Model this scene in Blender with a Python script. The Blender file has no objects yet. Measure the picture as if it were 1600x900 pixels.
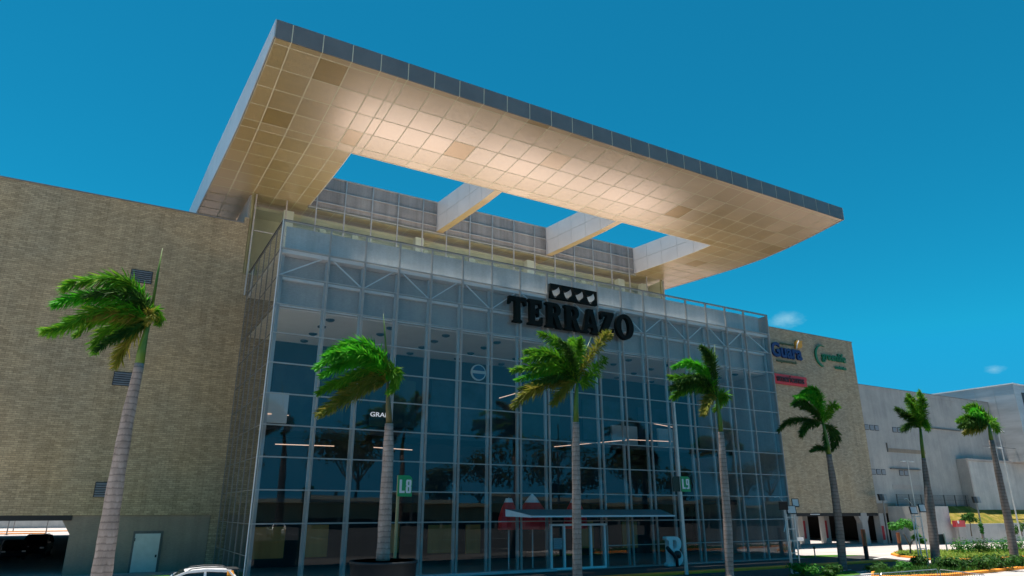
import bpy, bmesh, math, random
from mathutils import Vector, Matrix
random.seed(7)
C = bpy.context.scene.collection
R = math.radians
G = -0.7                                   # ground level

# ------------------------------------------------------------------ camera
F_PX, YAW, PIT = 1067.8, 0.52711, 0.31398
CAM = Vector((-7.510, -41.300, 3.130))
cam_d = bpy.data.cameras.new("camera")
cam = bpy.data.objects.new("camera", cam_d); C.objects.link(cam)
cam.location = CAM; cam.rotation_euler = (math.pi/2 + PIT, 0, -YAW)
cam_d.sensor_width = 36; cam_d.lens = F_PX/1600*36
cam_d.clip_start = 0.1; cam_d.clip_end = 5000
bpy.context.scene.camera = cam
FW = Vector((math.sin(YAW)*math.cos(PIT), math.cos(YAW)*math.cos(PIT), math.sin(PIT)))
RT = Vector((math.cos(YAW), -math.sin(YAW), 0)); UP = RT.cross(FW)

def ray(x, y): return (FW*F_PX + RT*(x-800) - UP*(y-450)).normalized()
def at(x, y, ax, v):
    d = ray(x, y); return CAM + d*((v - CAM[ax])/d[ax])
def gnd(x, y, z=G): return at(x, y, 2, z)

# ------------------------------------------------------------------ materials
def mat(name, col=(.5,.5,.5), rough=.7, metal=0., spec=.5):
    m = bpy.data.materials.new(name); m.use_nodes = True
    b = m.node_tree.nodes["Principled BSDF"]
    b.inputs["Base Color"].default_value = (*col, 1)
    b.inputs["Roughness"].default_value = rough
    b.inputs["Metallic"].default_value = metal
    b.inputs["Specular IOR Level"].default_value = spec
    return m
class NT:
    def __init__(s, m): s.t = m.node_tree; s.b = s.t.nodes.get("Principled BSDF")
    def n(s, typ, **kw):
        nd = s.t.nodes.new(typ)
        for k, v in kw.items():
            if k.startswith("i_"): nd.inputs[k[2:].replace("_", " ")].default_value = v
            else: setattr(nd, k, v)
        return nd
    def l(s, a, b): s.t.links.new(a, b)
    def coord(s, out="Object"): return s.n("ShaderNodeTexCoord").outputs[out]
    def noise(s, vec, scale, detail=4, rough=.6):
        nd = s.n("ShaderNodeTexNoise"); nd.inputs["Scale"].default_value = scale
        nd.inputs["Detail"].default_value = detail; nd.inputs["Roughness"].default_value = rough
        if vec is not None: s.l(vec, nd.inputs["Vector"])
        return nd.outputs["Fac"]
    def ramp(s, fac, stops):
        r = s.n("ShaderNodeValToRGB"); e = r.color_ramp.elements
        while len(e) < len(stops): e.new(.5)
        for el, (p, c) in zip(e, stops): el.position = p; el.color = (*c, 1)
        s.l(fac, r.inputs["Fac"]); return r.outputs["Color"]
    def mix(s, a, b, fac, mode="MIX"):
        m = s.n("ShaderNodeMix", data_type="RGBA", blend_type=mode)
        for v, k in ((fac, 0), (a, 6), (b, 7)):
            if hasattr(v, "is_linked"): s.l(v, m.inputs[k])
            else: m.inputs[k].default_value = v if k == 0 else (*v, 1)
        return m.outputs[2]
    def mapping(s, vec, scale):
        m = s.n("ShaderNodeMapping"); m.inputs["Scale"].default_value = scale; s.l(vec, m.inputs["Vector"]); return m.outputs["Vector"]
    def wallvec(s):
        sx = s.n("ShaderNodeSeparateXYZ"); s.l(s.coord(), sx.inputs[0])
        ad = s.n("ShaderNodeMath", operation="ADD"); s.l(sx.outputs[0], ad.inputs[0]); s.l(sx.outputs[1], ad.inputs[1])
        cb = s.n("ShaderNodeCombineXYZ"); s.l(ad.outputs[0], cb.inputs[0]); s.l(sx.outputs[2], cb.inputs[1])
        return cb.outputs[0]
    def base(s, c): s.l(c, s.b.inputs["Base Color"])
    def bump(s, h, strength=.3, dist=.02):
        b = s.n("ShaderNodeBump"); b.inputs["Strength"].default_value = strength; b.inputs["Distance"].default_value = dist
        s.l(h, b.inputs["Height"]); s.l(b.outputs[0], s.b.inputs["Normal"])

def noisy(name, c1, c2, scale, rough=.8, metal=0., bump=.0, stretch=(1,1,1), lo=.3, hi=.7, spec=.4):
    m = mat(name, c1, rough, metal, spec); t = NT(m)
    v = t.mapping(t.coord(), stretch); f = t.noise(v, scale)
    t.base(t.ramp(f, [(lo, c1), (hi, c2)]))
    if bump: t.bump(f, bump)
    return m

def brick_mat(name, tone):
    m = mat(name, rough=.92, spec=.2); t = NT(m); v = t.wallvec()
    b = t.n("ShaderNodeTexBrick", offset=.5)
    t.l(v, b.inputs["Vector"])
    b.inputs["Scale"].default_value = 1.0; b.inputs["Mortar Size"].default_value = .012; b.inputs["Mortar Smooth"].default_value = .3
    b.inputs["Brick Width"].default_value = .42; b.inputs["Row Height"].default_value = .13; b.inputs["Bias"].default_value = -.1
    k = lambda r, g, bl: (r*tone[0], g*tone[1], bl*tone[2], 1)
    b.inputs["Color1"].default_value = k(.42, .38, .31); b.inputs["Color2"].default_value = k(.28, .25, .20); b.inputs["Mortar"].default_value = k(.20, .18, .145)
    n1 = t.noise(t.mapping(v, (8, 13, 1)), 1.0, 3, .7)
    c = t.mix(b.outputs["Color"], t.ramp(n1, [(.3, (.74,.74,.74)), (.72, (1.22,1.21,1.17))]), 1.0, "MULTIPLY")
    n2 = t.noise(v, .12, 4)
    c = t.mix(c, t.ramp(n2, [(.35, (.86,.9,.92)), (.65, (1.08,1.03,.94))]), 1.0, "MULTIPLY")
    # rain streaks running down from the coping
    n3 = t.noise(t.mapping(v, (1.6, .05, 1)), 1.0, 5, .7)
    c = t.mix(c, t.ramp(n3, [(.3, (.72,.72,.71)), (.55, (1,1,1))]), .8, "MULTIPLY")
    t.base(c); t.bump(b.outputs["Fac"], -.5, .02)
    return m

def concrete_wall(name, c, streak=.6, seam=None):
    m = mat(name, c, .9, spec=.2); t = NT(m); v = t.wallvec()
    n1 = t.noise(t.mapping(v, (1.3, .07, 1)), 1.0, 6, .7)
    n2 = t.noise(v, .35, 6, .65)
    k = t.ramp(n1, [(.32, (.62,.62,.6)), (.6, (1,1,1))])
    col = t.mix(c, k, streak, "MULTIPLY")
    col = t.mix(col, t.ramp(n2, [(.3, (.78,.79,.8)), (.7, (1.1,1.09,1.05))]), 1.0, "MULTIPLY")
    n3 = t.noise(t.mapping(v, (4,14,1)), 1.2, 3, .7)
    col = t.mix(col, t.ramp(n3, [(.3, (.88,.88,.88)), (.7, (1.08,1.08,1.08))]), 1.0, "MULTIPLY")
    t.base(col); t.bump(n3, .15)
    return m

def glass_mat(name, tint, f0, wave=.10, fin=.9):
    m = bpy.data.materials.new(name); m.use_nodes = True; t = NT(m); nt = m.node_tree
    nt.nodes.remove(t.b); out = nt.nodes["Material Output"]
    tr = t.n("ShaderNodeBsdfTransparent"); tr.inputs[0].default_value = (*tint, 1)
    gl = t.n("ShaderNodeBsdfGlossy"); gl.inputs["Roughness"].default_value = .004; gl.inputs[0].default_value = (.96,.98,1,1)
    lw = t.n("ShaderNodeLayerWeight"); lw.inputs["Blend"].default_value = .5
    pw = t.n("ShaderNodeMath", operation="POWER"); t.l(lw.outputs["Facing"], pw.inputs[0]); pw.inputs[1].default_value = 4.0
    ml = t.n("ShaderNodeMath", operation="MULTIPLY_ADD"); t.l(pw.outputs[0], ml.inputs[0]); ml.inputs[1].default_value = fin - f0; ml.inputs[2].default_value = f0
    # each pane bows a little: slow ripple plus a pane-to-pane tilt
    nz = t.noise(t.mapping(t.coord(), (.55,.55,.8)), 1.0, 1, .4)
    bp = t.n("ShaderNodeBump"); bp.inputs["Strength"].default_value = wave; bp.inputs["Distance"].default_value = .12
    t.l(nz, bp.inputs["Height"]); t.l(bp.outputs[0], gl.inputs["Normal"])
    mx = t.n("ShaderNodeMixShader"); t.l(ml.outputs[0], mx.inputs[0]); t.l(tr.outputs[0], mx.inputs[1]); t.l(gl.outputs[0], mx.inputs[2])
    t.l(mx.outputs[0], out.inputs["Surface"])
    return m

def leaf_mat(name, dark, light, tip=None, trans=.35):
    m = mat(name, dark, .55, spec=.15); t = NT(m); nt = m.node_tree; out = nt.nodes["Material Output"]
    n1 = t.noise(t.coord(), 1.1, 3)
    rnd = t.n("ShaderNodeNewGeometry").outputs["Random Per Island"]
    c = t.mix(t.ramp(n1, [(.35, dark), (.65, light)]), tip or light, t.ramp(rnd, [(.72, (0,0,0)), (1, (.8,.8,.8))]))
    t.base(c)
    tl = t.n("ShaderNodeBsdfTranslucent"); t.l(c, tl.inputs[0])
    mx = t.n("ShaderNodeMixShader"); mx.inputs[0].default_value = trans
    t.l(t.b.outputs[0], mx.inputs[1]); t.l(tl.outputs[0], mx.inputs[2]); t.l(mx.outputs[0], out.inputs["Surface"])
    return m

def emit(name, col, s):
    m = mat(name, col); b = m.node_tree.nodes["Principled BSDF"]
    b.inputs["Emission Color"].default_value = (*col, 1); b.inputs["Emission Strength"].default_value = s
    return m

M = {}
M['brick'] = brick_mat('brick_cladding', (1.30, 1.13, .93))
M['brick_grey'] = brick_mat('brick_cladding_grey', (1.24, 1.15, 1.05))
M['coping'] = noisy('coping_metal', (.16,.16,.16), (.24,.23,.22), 1.2, .5)
M['plaster'] = concrete_wall('brown_grey_plaster', (.33,.27,.215), .4)
M['conc'] = concrete_wall('grey_concrete', (.46,.445,.43), .4)
M['conc_lt'] = concrete_wall('light_concrete', (.52,.52,.51), .4)
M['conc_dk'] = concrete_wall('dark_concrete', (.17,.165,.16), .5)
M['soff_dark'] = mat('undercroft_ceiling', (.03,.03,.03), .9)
M['metal_wall'] = noisy('brushed_metal_cladding', (.40,.40,.40), (.56,.56,.56), .5, .5, .35, .03, (.4,.4,2.5))
M['frame'] = noisy('aluminium_frame', (.46,.445,.43), (.56,.54,.52), 1.5, .45, .35)
M['frame_dk'] = mat('dark_gasket', (.03,.035,.04), .6)
M['post'] = noisy('painted_steel_post', (.38,.37,.36), (.46,.45,.44), .6, .5)
M['spandrel'] = concrete_wall('grey_spandrel_board', (.46,.42,.40), .3)
M['upstand'] = concrete_wall('white_upstand', (.62,.66,.68), .45)
M['ceil'] = noisy('hall_ceiling', (.74,.70,.68), (.80,.77,.75), .8, .8)
M['terrace'] = noisy('terrace_membrane', (.82,.75,.71), (.88,.82,.79), .5, .85)
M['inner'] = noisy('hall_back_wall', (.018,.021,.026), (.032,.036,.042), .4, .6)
M['inner_lt'] = noisy('hall_white_panel', (.55,.55,.54), (.62,.62,.6), .5, .7)
M['inner_br'] = noisy('hall_wood_panel', (.34,.15,.04), (.46,.22,.06), 1.5, .5, 0, 0, (1,1,.2))
M['inner_fl'] = mat('hall_floor', (.30,.28,.26), .4)
M['cream'] = noisy('cream_inner_wall', (.62,.60,.50), (.70,.68,.58), .6, .85)
M['panel_grey'] = concrete_wall('stained_grey_panel', (.40,.37,.36), .8)
M['glass'] = glass_mat('hall_glass', (.88,.91,.92), .062, .016, .75)
M['glass_side'] = glass_mat('hall_side_glass', (.80,.82,.80), .14, .012, .95)
M['glass_up'] = glass_mat('pavilion_glass', (.86,.90,.80), .05, .04, .5)
M['awning'] = noisy('awning_panel', (.10,.15,.165), (.14,.2,.21), 1., .35)
M['white'] = noisy('white_paint', (.74,.75,.76), (.82,.82,.82), 1.5, .5)
M['door_blue'] = noisy('pale_blue_aluminium', (.78,.80,.82), (.84,.86,.88), 1.0, .4, .2)
M['door_grey'] = noisy('grey_green_door', (.54,.56,.53), (.62,.64,.61), 2.5, .55, .1)
M['louvre'] = noisy('louvre_slats', (.22,.23,.25), (.28,.29,.31), 2, .5, .3)
M['letter'] = mat('dark_letter_metal', (.004,.008,.008), .7, 0, .15)
M['navy'] = mat('navy_acrylic', (.012,.022,.12), .4)
M['olive'] = mat('olive_acrylic', (.07,.10,.04), .5)
M['orange'] = mat('orange_acrylic', (.75,.33,.02), .4)
M['green_sign'] = mat('green_acrylic', (.012,.16,.06), .4)
M['red_sign'] = noisy('red_sign_board', (.50,.035,.045), (.60,.05,.06), 1., .5)
M['red_dark'] = mat('dark_red_letter', (.06,.012,.014), .5)
M['black'] = noisy('black_coat', (.012,.014,.016), (.022,.024,.026), 2, .5)
M['black_pot'] = noisy('black_planter', (.014,.018,.022), (.03,.035,.04), 1.2, .55)
M['soil'] = noisy('soil', (.06,.06,.02), (.12,.11,.04), 8, .95)
M['flag_green'] = mat('flag_green', (.015,.32,.11), .5)
M['flag_dark'] = mat('flag_dark', (.012,.03,.02), .5)
M['pole_olive'] = noisy('olive_pole', (.30,.27,.13), (.38,.34,.18), 2, .5)
M['pole_white'] = noisy('pale_pole', (.55,.55,.52), (.66,.66,.63), 2, .45, .2)
M['pole_grey'] = noisy('grey_pole', (.20,.21,.21), (.30,.31,.31), 2, .45, .4)
M['alu'] = noisy('bare_aluminium', (.60,.60,.58), (.75,.75,.73), 3, .35, .8)
M['lampglass'] = mat('flood_glass', (.66,.63,.62), .15)
M['corten'] = noisy('rust_brown_steel', (.20,.065,.03), (.30,.11,.05), 3, .7)
M['asphalt'] = noisy('asphalt', (.030,.030,.030), (.055,.053,.052), .35, .92, 0, .1)
M['asphalt_old'] = noisy('worn_asphalt', (.085,.08,.075), (.14,.13,.12), .25, .92, 0, .1)
M['yellow'] = noisy('orange_kerb_paint', (.78,.24,.015), (.88,.34,.03), 1.5, .75)
M['kerb'] = noisy('pale_kerb', (.42,.46,.48), (.55,.58,.6), 1.5, .85)
M['marking'] = noisy('road_paint', (.62,.62,.6), (.8,.8,.78), 2.5, .8)
M['fence'] = mat('fence_wire', (.10,.11,.11), .5, .4)
M['tent_red'] = mat('tent_red', (.85,.02,.03), .4)
M['tent_white'] = mat('tent_white', (.85,.84,.84), .4)
M['strip'] = emit('strip_light', (1,.62,.44), .6)
M['carwhite'] = mat('white_car_paint', (.80,.81,.82), .22)
M['cardark'] = mat('dark_car_paint', (.02,.022,.026), .25)
M['carglass'] = mat('tinted_car_glass', (.008,.012,.012), .05, 0, .8)
M['rubber'] = mat('rubber', (.015,.015,.015), .85)
M['rim'] = mat('alloy_rim', (.45,.45,.46), .3, .9)
M['redlamp'] = mat('tail_lamp', (.45,.01,.01), .25)
M['sticker'] = mat('orange_sticker', (.85,.33,.02), .5)

def ground_mat():
    m = mat('concrete_paving', rough=.9, spec=.2); t = NT(m); v = t.coord()
    n1 = t.noise(v, .06, 6, .65); n2 = t.noise(t.mapping(v, (.25, 2.2, 1)), .5, 4, .6)
    c = t.ramp(n1, [(.3, (.40,.36,.34)), (.7, (.50,.455,.435))])
    c = t.mix(c, t.ramp(n2, [(.35, (.84,.84,.84)), (.6, (1.06,1.06,1.06))]), 1.0, "MULTIPLY")
    b = t.n("ShaderNodeTexBrick"); t.l(v, b.inputs["Vector"]); b.inputs["Scale"].default_value = .25
    b.inputs["Mortar Size"].default_value = .006; b.inputs["Color1"].default_value = (1,1,1,1); b.inputs["Color2"].default_value = (.96,.96,.95,1); b.inputs["Mortar"].default_value = (.7,.7,.68,1)
    t.base(t.mix(c, b.outputs["Color"], 1.0, "MULTIPLY")); t.bump(n2, .1)
    return m
M['paving'] = ground_mat()
def grass_mat(name, a, b, c):
    m = mat(name, rough=.95, spec=.1); t = NT(m); v = t.coord()
    n1 = t.noise(v, .55, 5, .7); n2 = t.noise(v, 9, 3, .7)
    col = t.ramp(n1, [(.34, a), (.5, b), (.66, c)])
    t.base(t.mix(col, t.ramp(n2, [(.3, (.6,.6,.6)), (.7, (1.3,1.3,1.3))]), 1.0, "MULTIPLY")); t.bump(n2, .6, .1)
    return m
M['grass_dry'] = grass_mat('dry_grass', (.09,.13,.02), (.20,.17,.03), (.38,.27,.09))
M['grass'] = grass_mat('green_grass', (.03,.10,.012), (.05,.15,.02), (.10,.18,.03))

def soffit_mat():
    m = mat('bronze_soffit_panel', (.42,.30,.15), .6, 0, .2); t = NT(m); nt = m.node_tree; out = nt.nodes["Material Output"]
    rnd = t.n("ShaderNodeNewGeometry").outputs["Random Per Island"]
    n1 = t.noise(t.mapping(t.coord(), (.3, 2.5, 1)), 1.5, 3)
    c = t.ramp(rnd, [(0, (.38,.24,.04)), (.03, (.45,.29,.05)), (1, (.51,.335,.07))])
    t.base(t.mix(c, t.ramp(n1, [(.3, (.93,.93,.93)), (.7, (1.05,1.05,1.05))]), 1.0, "MULTIPLY"))
    gl = t.n("ShaderNodeBsdfGlossy"); t.l(t.ramp(rnd, [(0, (.72,.54,.42)), (.05, (.94,.80,.74)), (1, (1,.87,.82))]), gl.inputs[0])
    r = t.n("ShaderNodeMapRange"); r.inputs[3].default_value = .34; r.inputs[4].default_value = .41; t.l(rnd, r.inputs[0]); t.l(r.outputs[0], gl.inputs["Roughness"])
    mx = t.n("ShaderNodeMixShader"); mx.inputs[0].default_value = .50
    t.l(t.b.outputs[0], mx.inputs[1]); t.l(gl.outputs[0], mx.inputs[2]); t.l(mx.outputs[0], out.inputs["Surface"])
    return m
M['soffit'] = soffit_mat()
M['joint'] = mat('pale_joint_strip', (.80,.72,.52), .6)
M['fascia'] = noisy('dark_grey_fascia', (.17,.165,.165), (.21,.205,.20), .8, .45, .2)
M['fascia_lt'] = noisy('silver_fascia', (.50,.52,.54), (.58,.60,.62), .6, .4, .3)
M['beamcl'] = noisy('light_beam_cladding', (.60,.57,.56), (.68,.65,.64), .4, .45, .2)

def trunk_mat(name, a, b, ring=.66):
    m = mat(name, a, .9, spec=.15); t = NT(m); v = t.coord()
    n1 = t.noise(t.mapping(v, (2, 2, .8)), 1.5, 5, .7)
    sx = t.n("ShaderNodeSeparateXYZ"); t.l(v, sx.inputs[0])
    ad = t.n("ShaderNodeMath", operation="MULTIPLY_ADD"); t.l(n1, ad.inputs[0]); ad.inputs[1].default_value = .2; t.l(sx.outputs[2], ad.inputs[2])
    sc = t.n("ShaderNodeMath", operation="MULTIPLY"); t.l(ad.outputs[0], sc.inputs[0]); sc.inputs[1].default_value = 4.3
    fr = t.n("ShaderNodeMath", operation="FRACT"); t.l(sc.outputs[0], fr.inputs[0])
    rg = t.ramp(fr.outputs[0], [(0, (ring*.8,)*3), (.12, (ring,)*3), (.3, (1,1,1)), (1, (.9,.9,.9))])
    c = t.mix(t.ramp(n1, [(.3, a), (.7, b)]), rg, 1.0, "MULTIPLY")
    t.base(c); t.bump(fr.outputs[0], .4, .03)
    return m
M['trunk'] = trunk_mat('palm_trunk', (.26,.20,.17), (.54,.43,.375))
M['trunk_dk'] = trunk_mat('palm_trunk_dark', (.17,.14,.125), (.31,.26,.23))
M['shaft'] = noisy('green_crownshaft', (.05,.13,.012), (.11,.20,.025), 1.5, .4, 0, 0, (3,3,.4))
M['shaft_br'] = noisy('olive_crownshaft', (.10,.09,.03), (.16,.13,.05), 1.5, .5, 0, 0, (3,3,.4))
M['frond'] = leaf_mat('palm_frond', (.05,.18,.012), (.13,.38,.02), (.32,.48,.04))
M['frond_br'] = leaf_mat('palm_frond_bright', (.04,.26,.012), (.08,.50,.02), (.22,.58,.04))
M['frond_dk'] = leaf_mat('palm_frond_dark', (.02,.07,.012), (.05,.14,.016), (.09,.18,.025))
M['frond_yel'] = leaf_mat('palm_frond_yellowing', (.14,.18,.02), (.27,.27,.035), (.44,.32,.08))
M['bush'] = leaf_mat('shrub_leaves', (.015,.06,.010), (.04,.13,.016), (.09,.20,.03), .25)
M['bush_br'] = leaf_mat('bright_leaves', (.03,.15,.018), (.06,.26,.03), (.12,.34,.05), .35)
M['cover'] = leaf_mat('ground_cover', (.10,.20,.02), (.22,.32,.04), (.38,.36,.08), .25)
M['treeleaf'] = leaf_mat('dark_tree_leaves', (.018,.045,.012), (.035,.075,.018), (.06,.10,.03), .2)
M['bark'] = noisy('bark', (.12,.09,.065), (.22,.17,.12), 4, .9)

# ------------------------------------------------------------------ mesh builder
class MB:
    def __init__(s): s.v = []; s.f = []; s.m = []; s.cur = 0
    def quad(s, *p):
        i = len(s.v); s.v += [tuple(q) for q in p]; s.f.append(tuple(range(i, i+len(p)))); s.m.append(s.cur); return s
    def box(s, x0, x1, y0, y1, z0, z1):
        i = len(s.v)
        s.v += [(x0,y0,z0),(x1,y0,z0),(x1,y1,z0),(x0,y1,z0),(x0,y0,z1),(x1,y0,z1),(x1,y1,z1),(x0,y1,z1)]
        for f in ((0,3,2,1),(4,5,6,7),(0,1,5,4),(1,2,6,5),(2,3,7,6),(3,0,4,7)): s.f.append(tuple(i+k for k in f)); s.m.append(s.cur)
        return s
    def bar(s, a, b, w, h, up=Vector((0,0,1))):      # box between two points
        a, b = Vector(a), Vector(b); d = (b-a).normalized(); u = Vector(up)
        sd = d.cross(u)
        if sd.length < 1e-4: sd = d.cross(Vector((0,1,0)))
        sd.normalize(); u2 = sd.cross(d).normalized(); i = len(s.v)
        for p in (a, b):
            for q, r in ((-1,-1),(1,-1),(1,1),(-1,1)): s.v.append(tuple(p + sd*(q*w/2) + u2*(r*h/2)))
        for f in ((0,1,2,3),(7,6,5,4),(0,4,5,1),(1,5,6,2),(2,6,7,3),(3,7,4,0)): s.f.append(tuple(i+k for k in f)); s.m.append(s.cur)
        return s
    def prism(s, pts, d, cap=True):                  # polygon swept by vector d
        i = len(s.v); n = len(pts); d = Vector(d)
        s.v += [tuple(Vector(p)) for p in pts] + [tuple(Vector(p)+d) for p in pts]
        if cap: s.f.append(tuple(range(i+n-1, i-1, -1))); s.f.append(tuple(range(i+n, i+2*n))); s.m += [s.cur]*2
        for k in range(n): s.f.append((i+k, i+(k+1)%n, i+n+(k+1)%n, i+n+k)); s.m.append(s.cur)
        return s
    def tube(s, path, rad, n=10, cap=True):
        path = [Vector(p) for p in path]; i0 = len(s.v); K = len(path)
        if not hasattr(rad, '__len__'): rad = [rad]*K
        for k, p in enumerate(path):
            d = (path[min(k+1, K-1)] - path[max(k-1, 0)]).normalized()
            a = d.cross(Vector((0,1,0)) if abs(d.y) < .9 else Vector((1,0,0))).normalized(); b = d.cross(a)
            for j in range(n):
                t = 2*math.pi*j/n; s.v.append(tuple(p + (a*math.cos(t) + b*math.sin(t))*rad[k]))
        for k in range(K-1):
            for j in range(n):
                s.f.append((i0+k*n+j, i0+k*n+(j+1)%n, i0+(k+1)*n+(j+1)%n, i0+(k+1)*n+j)); s.m.append(s.cur)
        if cap:
            s.f.append(tuple(i0+j for j in range(n-1,-1,-1))); s.f.append(tuple(i0+(K-1)*n+j for j in range(n))); s.m += [s.cur]*2
        return s
    def build(s, name, mats, parent=None, smooth=False, loc=None):
        me = bpy.data.meshes.new(name)
        off = Vector((0,0,0))
        if parent is not None:
            p = parent
            while p is not None: off += p.location; p = p.parent
        v = [tuple(Vector(q) - off) for q in s.v] if off.length else s.v
        me.from_pydata(v, [], s.f)
        if not isinstance(mats, (list, tuple)): mats = [mats]
        for m_ in mats: me.materials.append(m_)
        if len(mats) > 1:
            for p, k in zip(me.polygons, s.m): p.material_index = k
        bm = bmesh.new(); bm.from_mesh(me); bmesh.ops.recalc_face_normals(bm, faces=bm.faces); bm.to_mesh(me); bm.free()
        if smooth:
            for p in me.polygons: p.use_smooth = True
        me.update()
        o = bpy.data.objects.new(name, me); C.objects.link(o)
        if parent is not None: o.parent = parent
        return o
    def raw(s, name, m, parent=None):                # no normal fixing (leaves)
        me = bpy.data.meshes.new(name); off = Vector((0,0,0)); p = parent
        while p is not None: off += p.location; p = p.parent
        me.from_pydata([tuple(Vector(q)-off) for q in s.v], [], s.f); me.materials.append(m); me.update()
        o = bpy.data.objects.new(name, me); C.objects.link(o)
        if parent is not None: o.parent = parent
        return o

def thing(name, label, cat, loc=(0,0,0), group=None):
    o = bpy.data.objects.new(name, None); C.objects.link(o); o.location = loc; o.empty_display_size = .3
    o['label'] = label; o['category'] = cat
    if group: o['group'] = group
    return o
def tag(o, label, cat, group=None):
    o['label'] = label; o['category'] = cat
    if group: o['group'] = group
    return o
def struct(o, kind='structure'): o['kind'] = kind; return o
def bevel(o, w=.02, seg=2):
    b = o.modifiers.new('bevel', 'BEVEL'); b.width = w; b.segments = seg; b.limit_method = 'ANGLE'; return o

def curve_obj(name, polys, depth, m, parent, place):
    """filled flat outlines (with holes) given as 2-D polygons, extruded; place(u, v, w) -> world point"""
    cu = bpy.data.curves.new(name, 'CURVE'); cu.dimensions = '2D'; cu.fill_mode = 'BOTH'; cu.extrude = depth/2
    for pl in polys:
        sp = cu.splines.new('POLY'); sp.points.add(len(pl)-1)
        for q, (x, y) in zip(sp.points, pl): q.co = (x, y, 0, 1)
        sp.use_cyclic_u = True
    return _to_mesh(cu, name, m, parent, place)
def text_obj(name, body, size, depth, m, parent, place, bold=0., xs=1.):
    cu = bpy.data.curves.new(name, 'FONT'); cu.body = body; cu.size = size; cu.extrude = depth/2; cu.offset = bold; cu.resolution_u = 3
    return _to_mesh(cu, name, m, parent, place, xs)
def _to_mesh(cu, name, m, parent, place, xs=1.):
    t = bpy.data.objects.new('tmp', cu); C.objects.link(t)
    dg = bpy.context.evaluated_depsgraph_get(); dg.update()
    me = bpy.data.meshes.new_from_object(t.evaluated_get(dg))
    bpy.data.objects.remove(t); bpy.data.curves.remove(cu)
    off = Vector((0,0,0)); p = parent
    while p is not None: off += p.location; p = p.parent
    for v in me.vertices: v.co = Vector(place(v.co.x*xs, v.co.y, v.co.z)) - off
    me.name = name; me.materials.clear(); me.materials.append(m); me.update()
    o = bpy.data.objects.new(name, me); C.objects.link(o)
    if parent is not None: o.parent = parent
    return o

# ================================================================== GROUND
b = MB(); b.quad((-900,-900,G),(900,-900,G),(900,900,G),(-900,900,G)); struct(b.build('ground', M['paving']))
def sheet(name, pts, z, m, kind='structure'):
    b = MB(); b.quad(*[(p[0], p[1], z) for p in pts]); return struct(b.build(name, m), kind)
sheet('road', [(-2,-10.9),(41.0,-10.9),(47.6,-10),(51,-3),(52,-.9),(-2,-.9)], G+.004, M['asphalt'])
sheet('parking_lot', [(-8,-130),(260,-130),(260,-30),(62,-21.5),(26,-18.2),(-8,-18.2)], G+.004, M['asphalt'])
sheet('lane', [(-2,-18.19),(27,-18.19),(36,-10.91),(-2,-10.91)], G+.004, M['asphalt_old'])
b = MB()
for x in range(-6, 96, 5):
    b.quad((x,-60,G+.008),(x+.12,-60,G+.008),(x+.12,-54.8,G+.008),(x,-54.8,G+.008)); b.quad((x,-72,G+.008),(x+.12,-72,G+.008),(x+.12,-66.8,G+.008),(x,-66.8,G+.008))
struct(b.build('parking_markings', M['marking']))
b = MB()
for p, q in (((1238,896),(1262,892)),((1305,894),(1330,890)),((1345,893),(1360,891))):
    P0, P1 = gnd(*p), gnd(*q); b.quad((P0.x,P0.y-.06,G+.009),(P1.x,P1.y-.06,G+.009),(P1.x,P1.y+.06,G+.009),(P0.x,P0.y+.06,G+.009))
struct(b.build('road_markings', M['marking']))
b = MB(); b.box(3.0, 19.4, -1.0, -.12, G-.1, G+.12); bevel(struct(b.build('kerb', M['kerb'])))
b = MB(); b.box(14.0, 47.4, -6.9, -6.1, G-.1, G+.13); bevel(struct(b.build('kerb_median', M['yellow'])), .04)
sheet('lawn', [(44.3,-.9),(52.2,-.9),(50,.8),(46.5,1.6),(44.3,1.6)], G+.02, M['grass'])
sheet('lawn_verge', [(-9,1.5),(-.2,1.5),(-.2,8.5),(-9,8.5)], G+.03, M['grass'])
# lane lines on the sunlit plaza
b = MB()
for p, q in (((1240,858),(1345,861)),((1350,864),(1392,866)),((1366,873),(1392,869)),((1420,861),(1475,860))):
    P0, P1 = gnd(*p), gnd(*q); d = (P1-P0).normalized(); s_ = Vector((-d.y, d.x, 0))*.12
    b.quad(*[(q_.x, q_.y, G+.006) for q_ in (P0-s_, P1-s_, P1+s_, P0+s_)])
struct(b.build('plaza_markings', M['marking']))

# ================================================================== LEFT BRICK WING
YB = 11.6
t = thing('brick_building', 'windowless building clad in olive brown brick over a car park, left of the glass hall', 'building', (-20, YB, G))
b = MB(); b.box(-45, -.5, YB, YB+.4, 2.8, 24.35); b.box(-.8,.9,YB+.003,YB+.3,2.8,20.3); b.box(-.53,.9,YB+.06,YB+.3,G,2.8); b.box(-.85, -.5, YB+.001, YB+.6, 24.35, 24.9); b.build('brick_wall', M['brick'], t)
b = MB(); b.box(-45.1, -.86, YB-.06, YB+.5, 24.352, 24.43); b.build('coping', M['coping'], t)
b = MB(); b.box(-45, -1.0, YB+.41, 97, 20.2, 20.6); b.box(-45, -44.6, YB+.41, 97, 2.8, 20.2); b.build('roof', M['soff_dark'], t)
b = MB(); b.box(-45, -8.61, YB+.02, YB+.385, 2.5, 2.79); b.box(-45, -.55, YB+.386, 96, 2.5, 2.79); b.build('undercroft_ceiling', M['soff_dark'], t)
b = MB(); b.box(-8.6, -.55, YB+.08, YB+.38, G, 2.797); b.box(-8.6,-8.3, YB+.381, 96, G, 2.498); b.build('plaster_wall', M['plaster'], t)
b = MB(); b.prism([(-8.6,YB+.1,2.495),(-8.6,YB+.1,1.7),(-9.1,YB+.1,2.495)], (0,.25,0)); b.build('haunch', M['plaster'], t)
for x in (-20, -32):
    for y in (20, 34, 48):
        b = MB(); b.box(x-.3, x+.3, y, y+.6, G, 2.5); b.build('column', M['conc_dk'], t)
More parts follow.
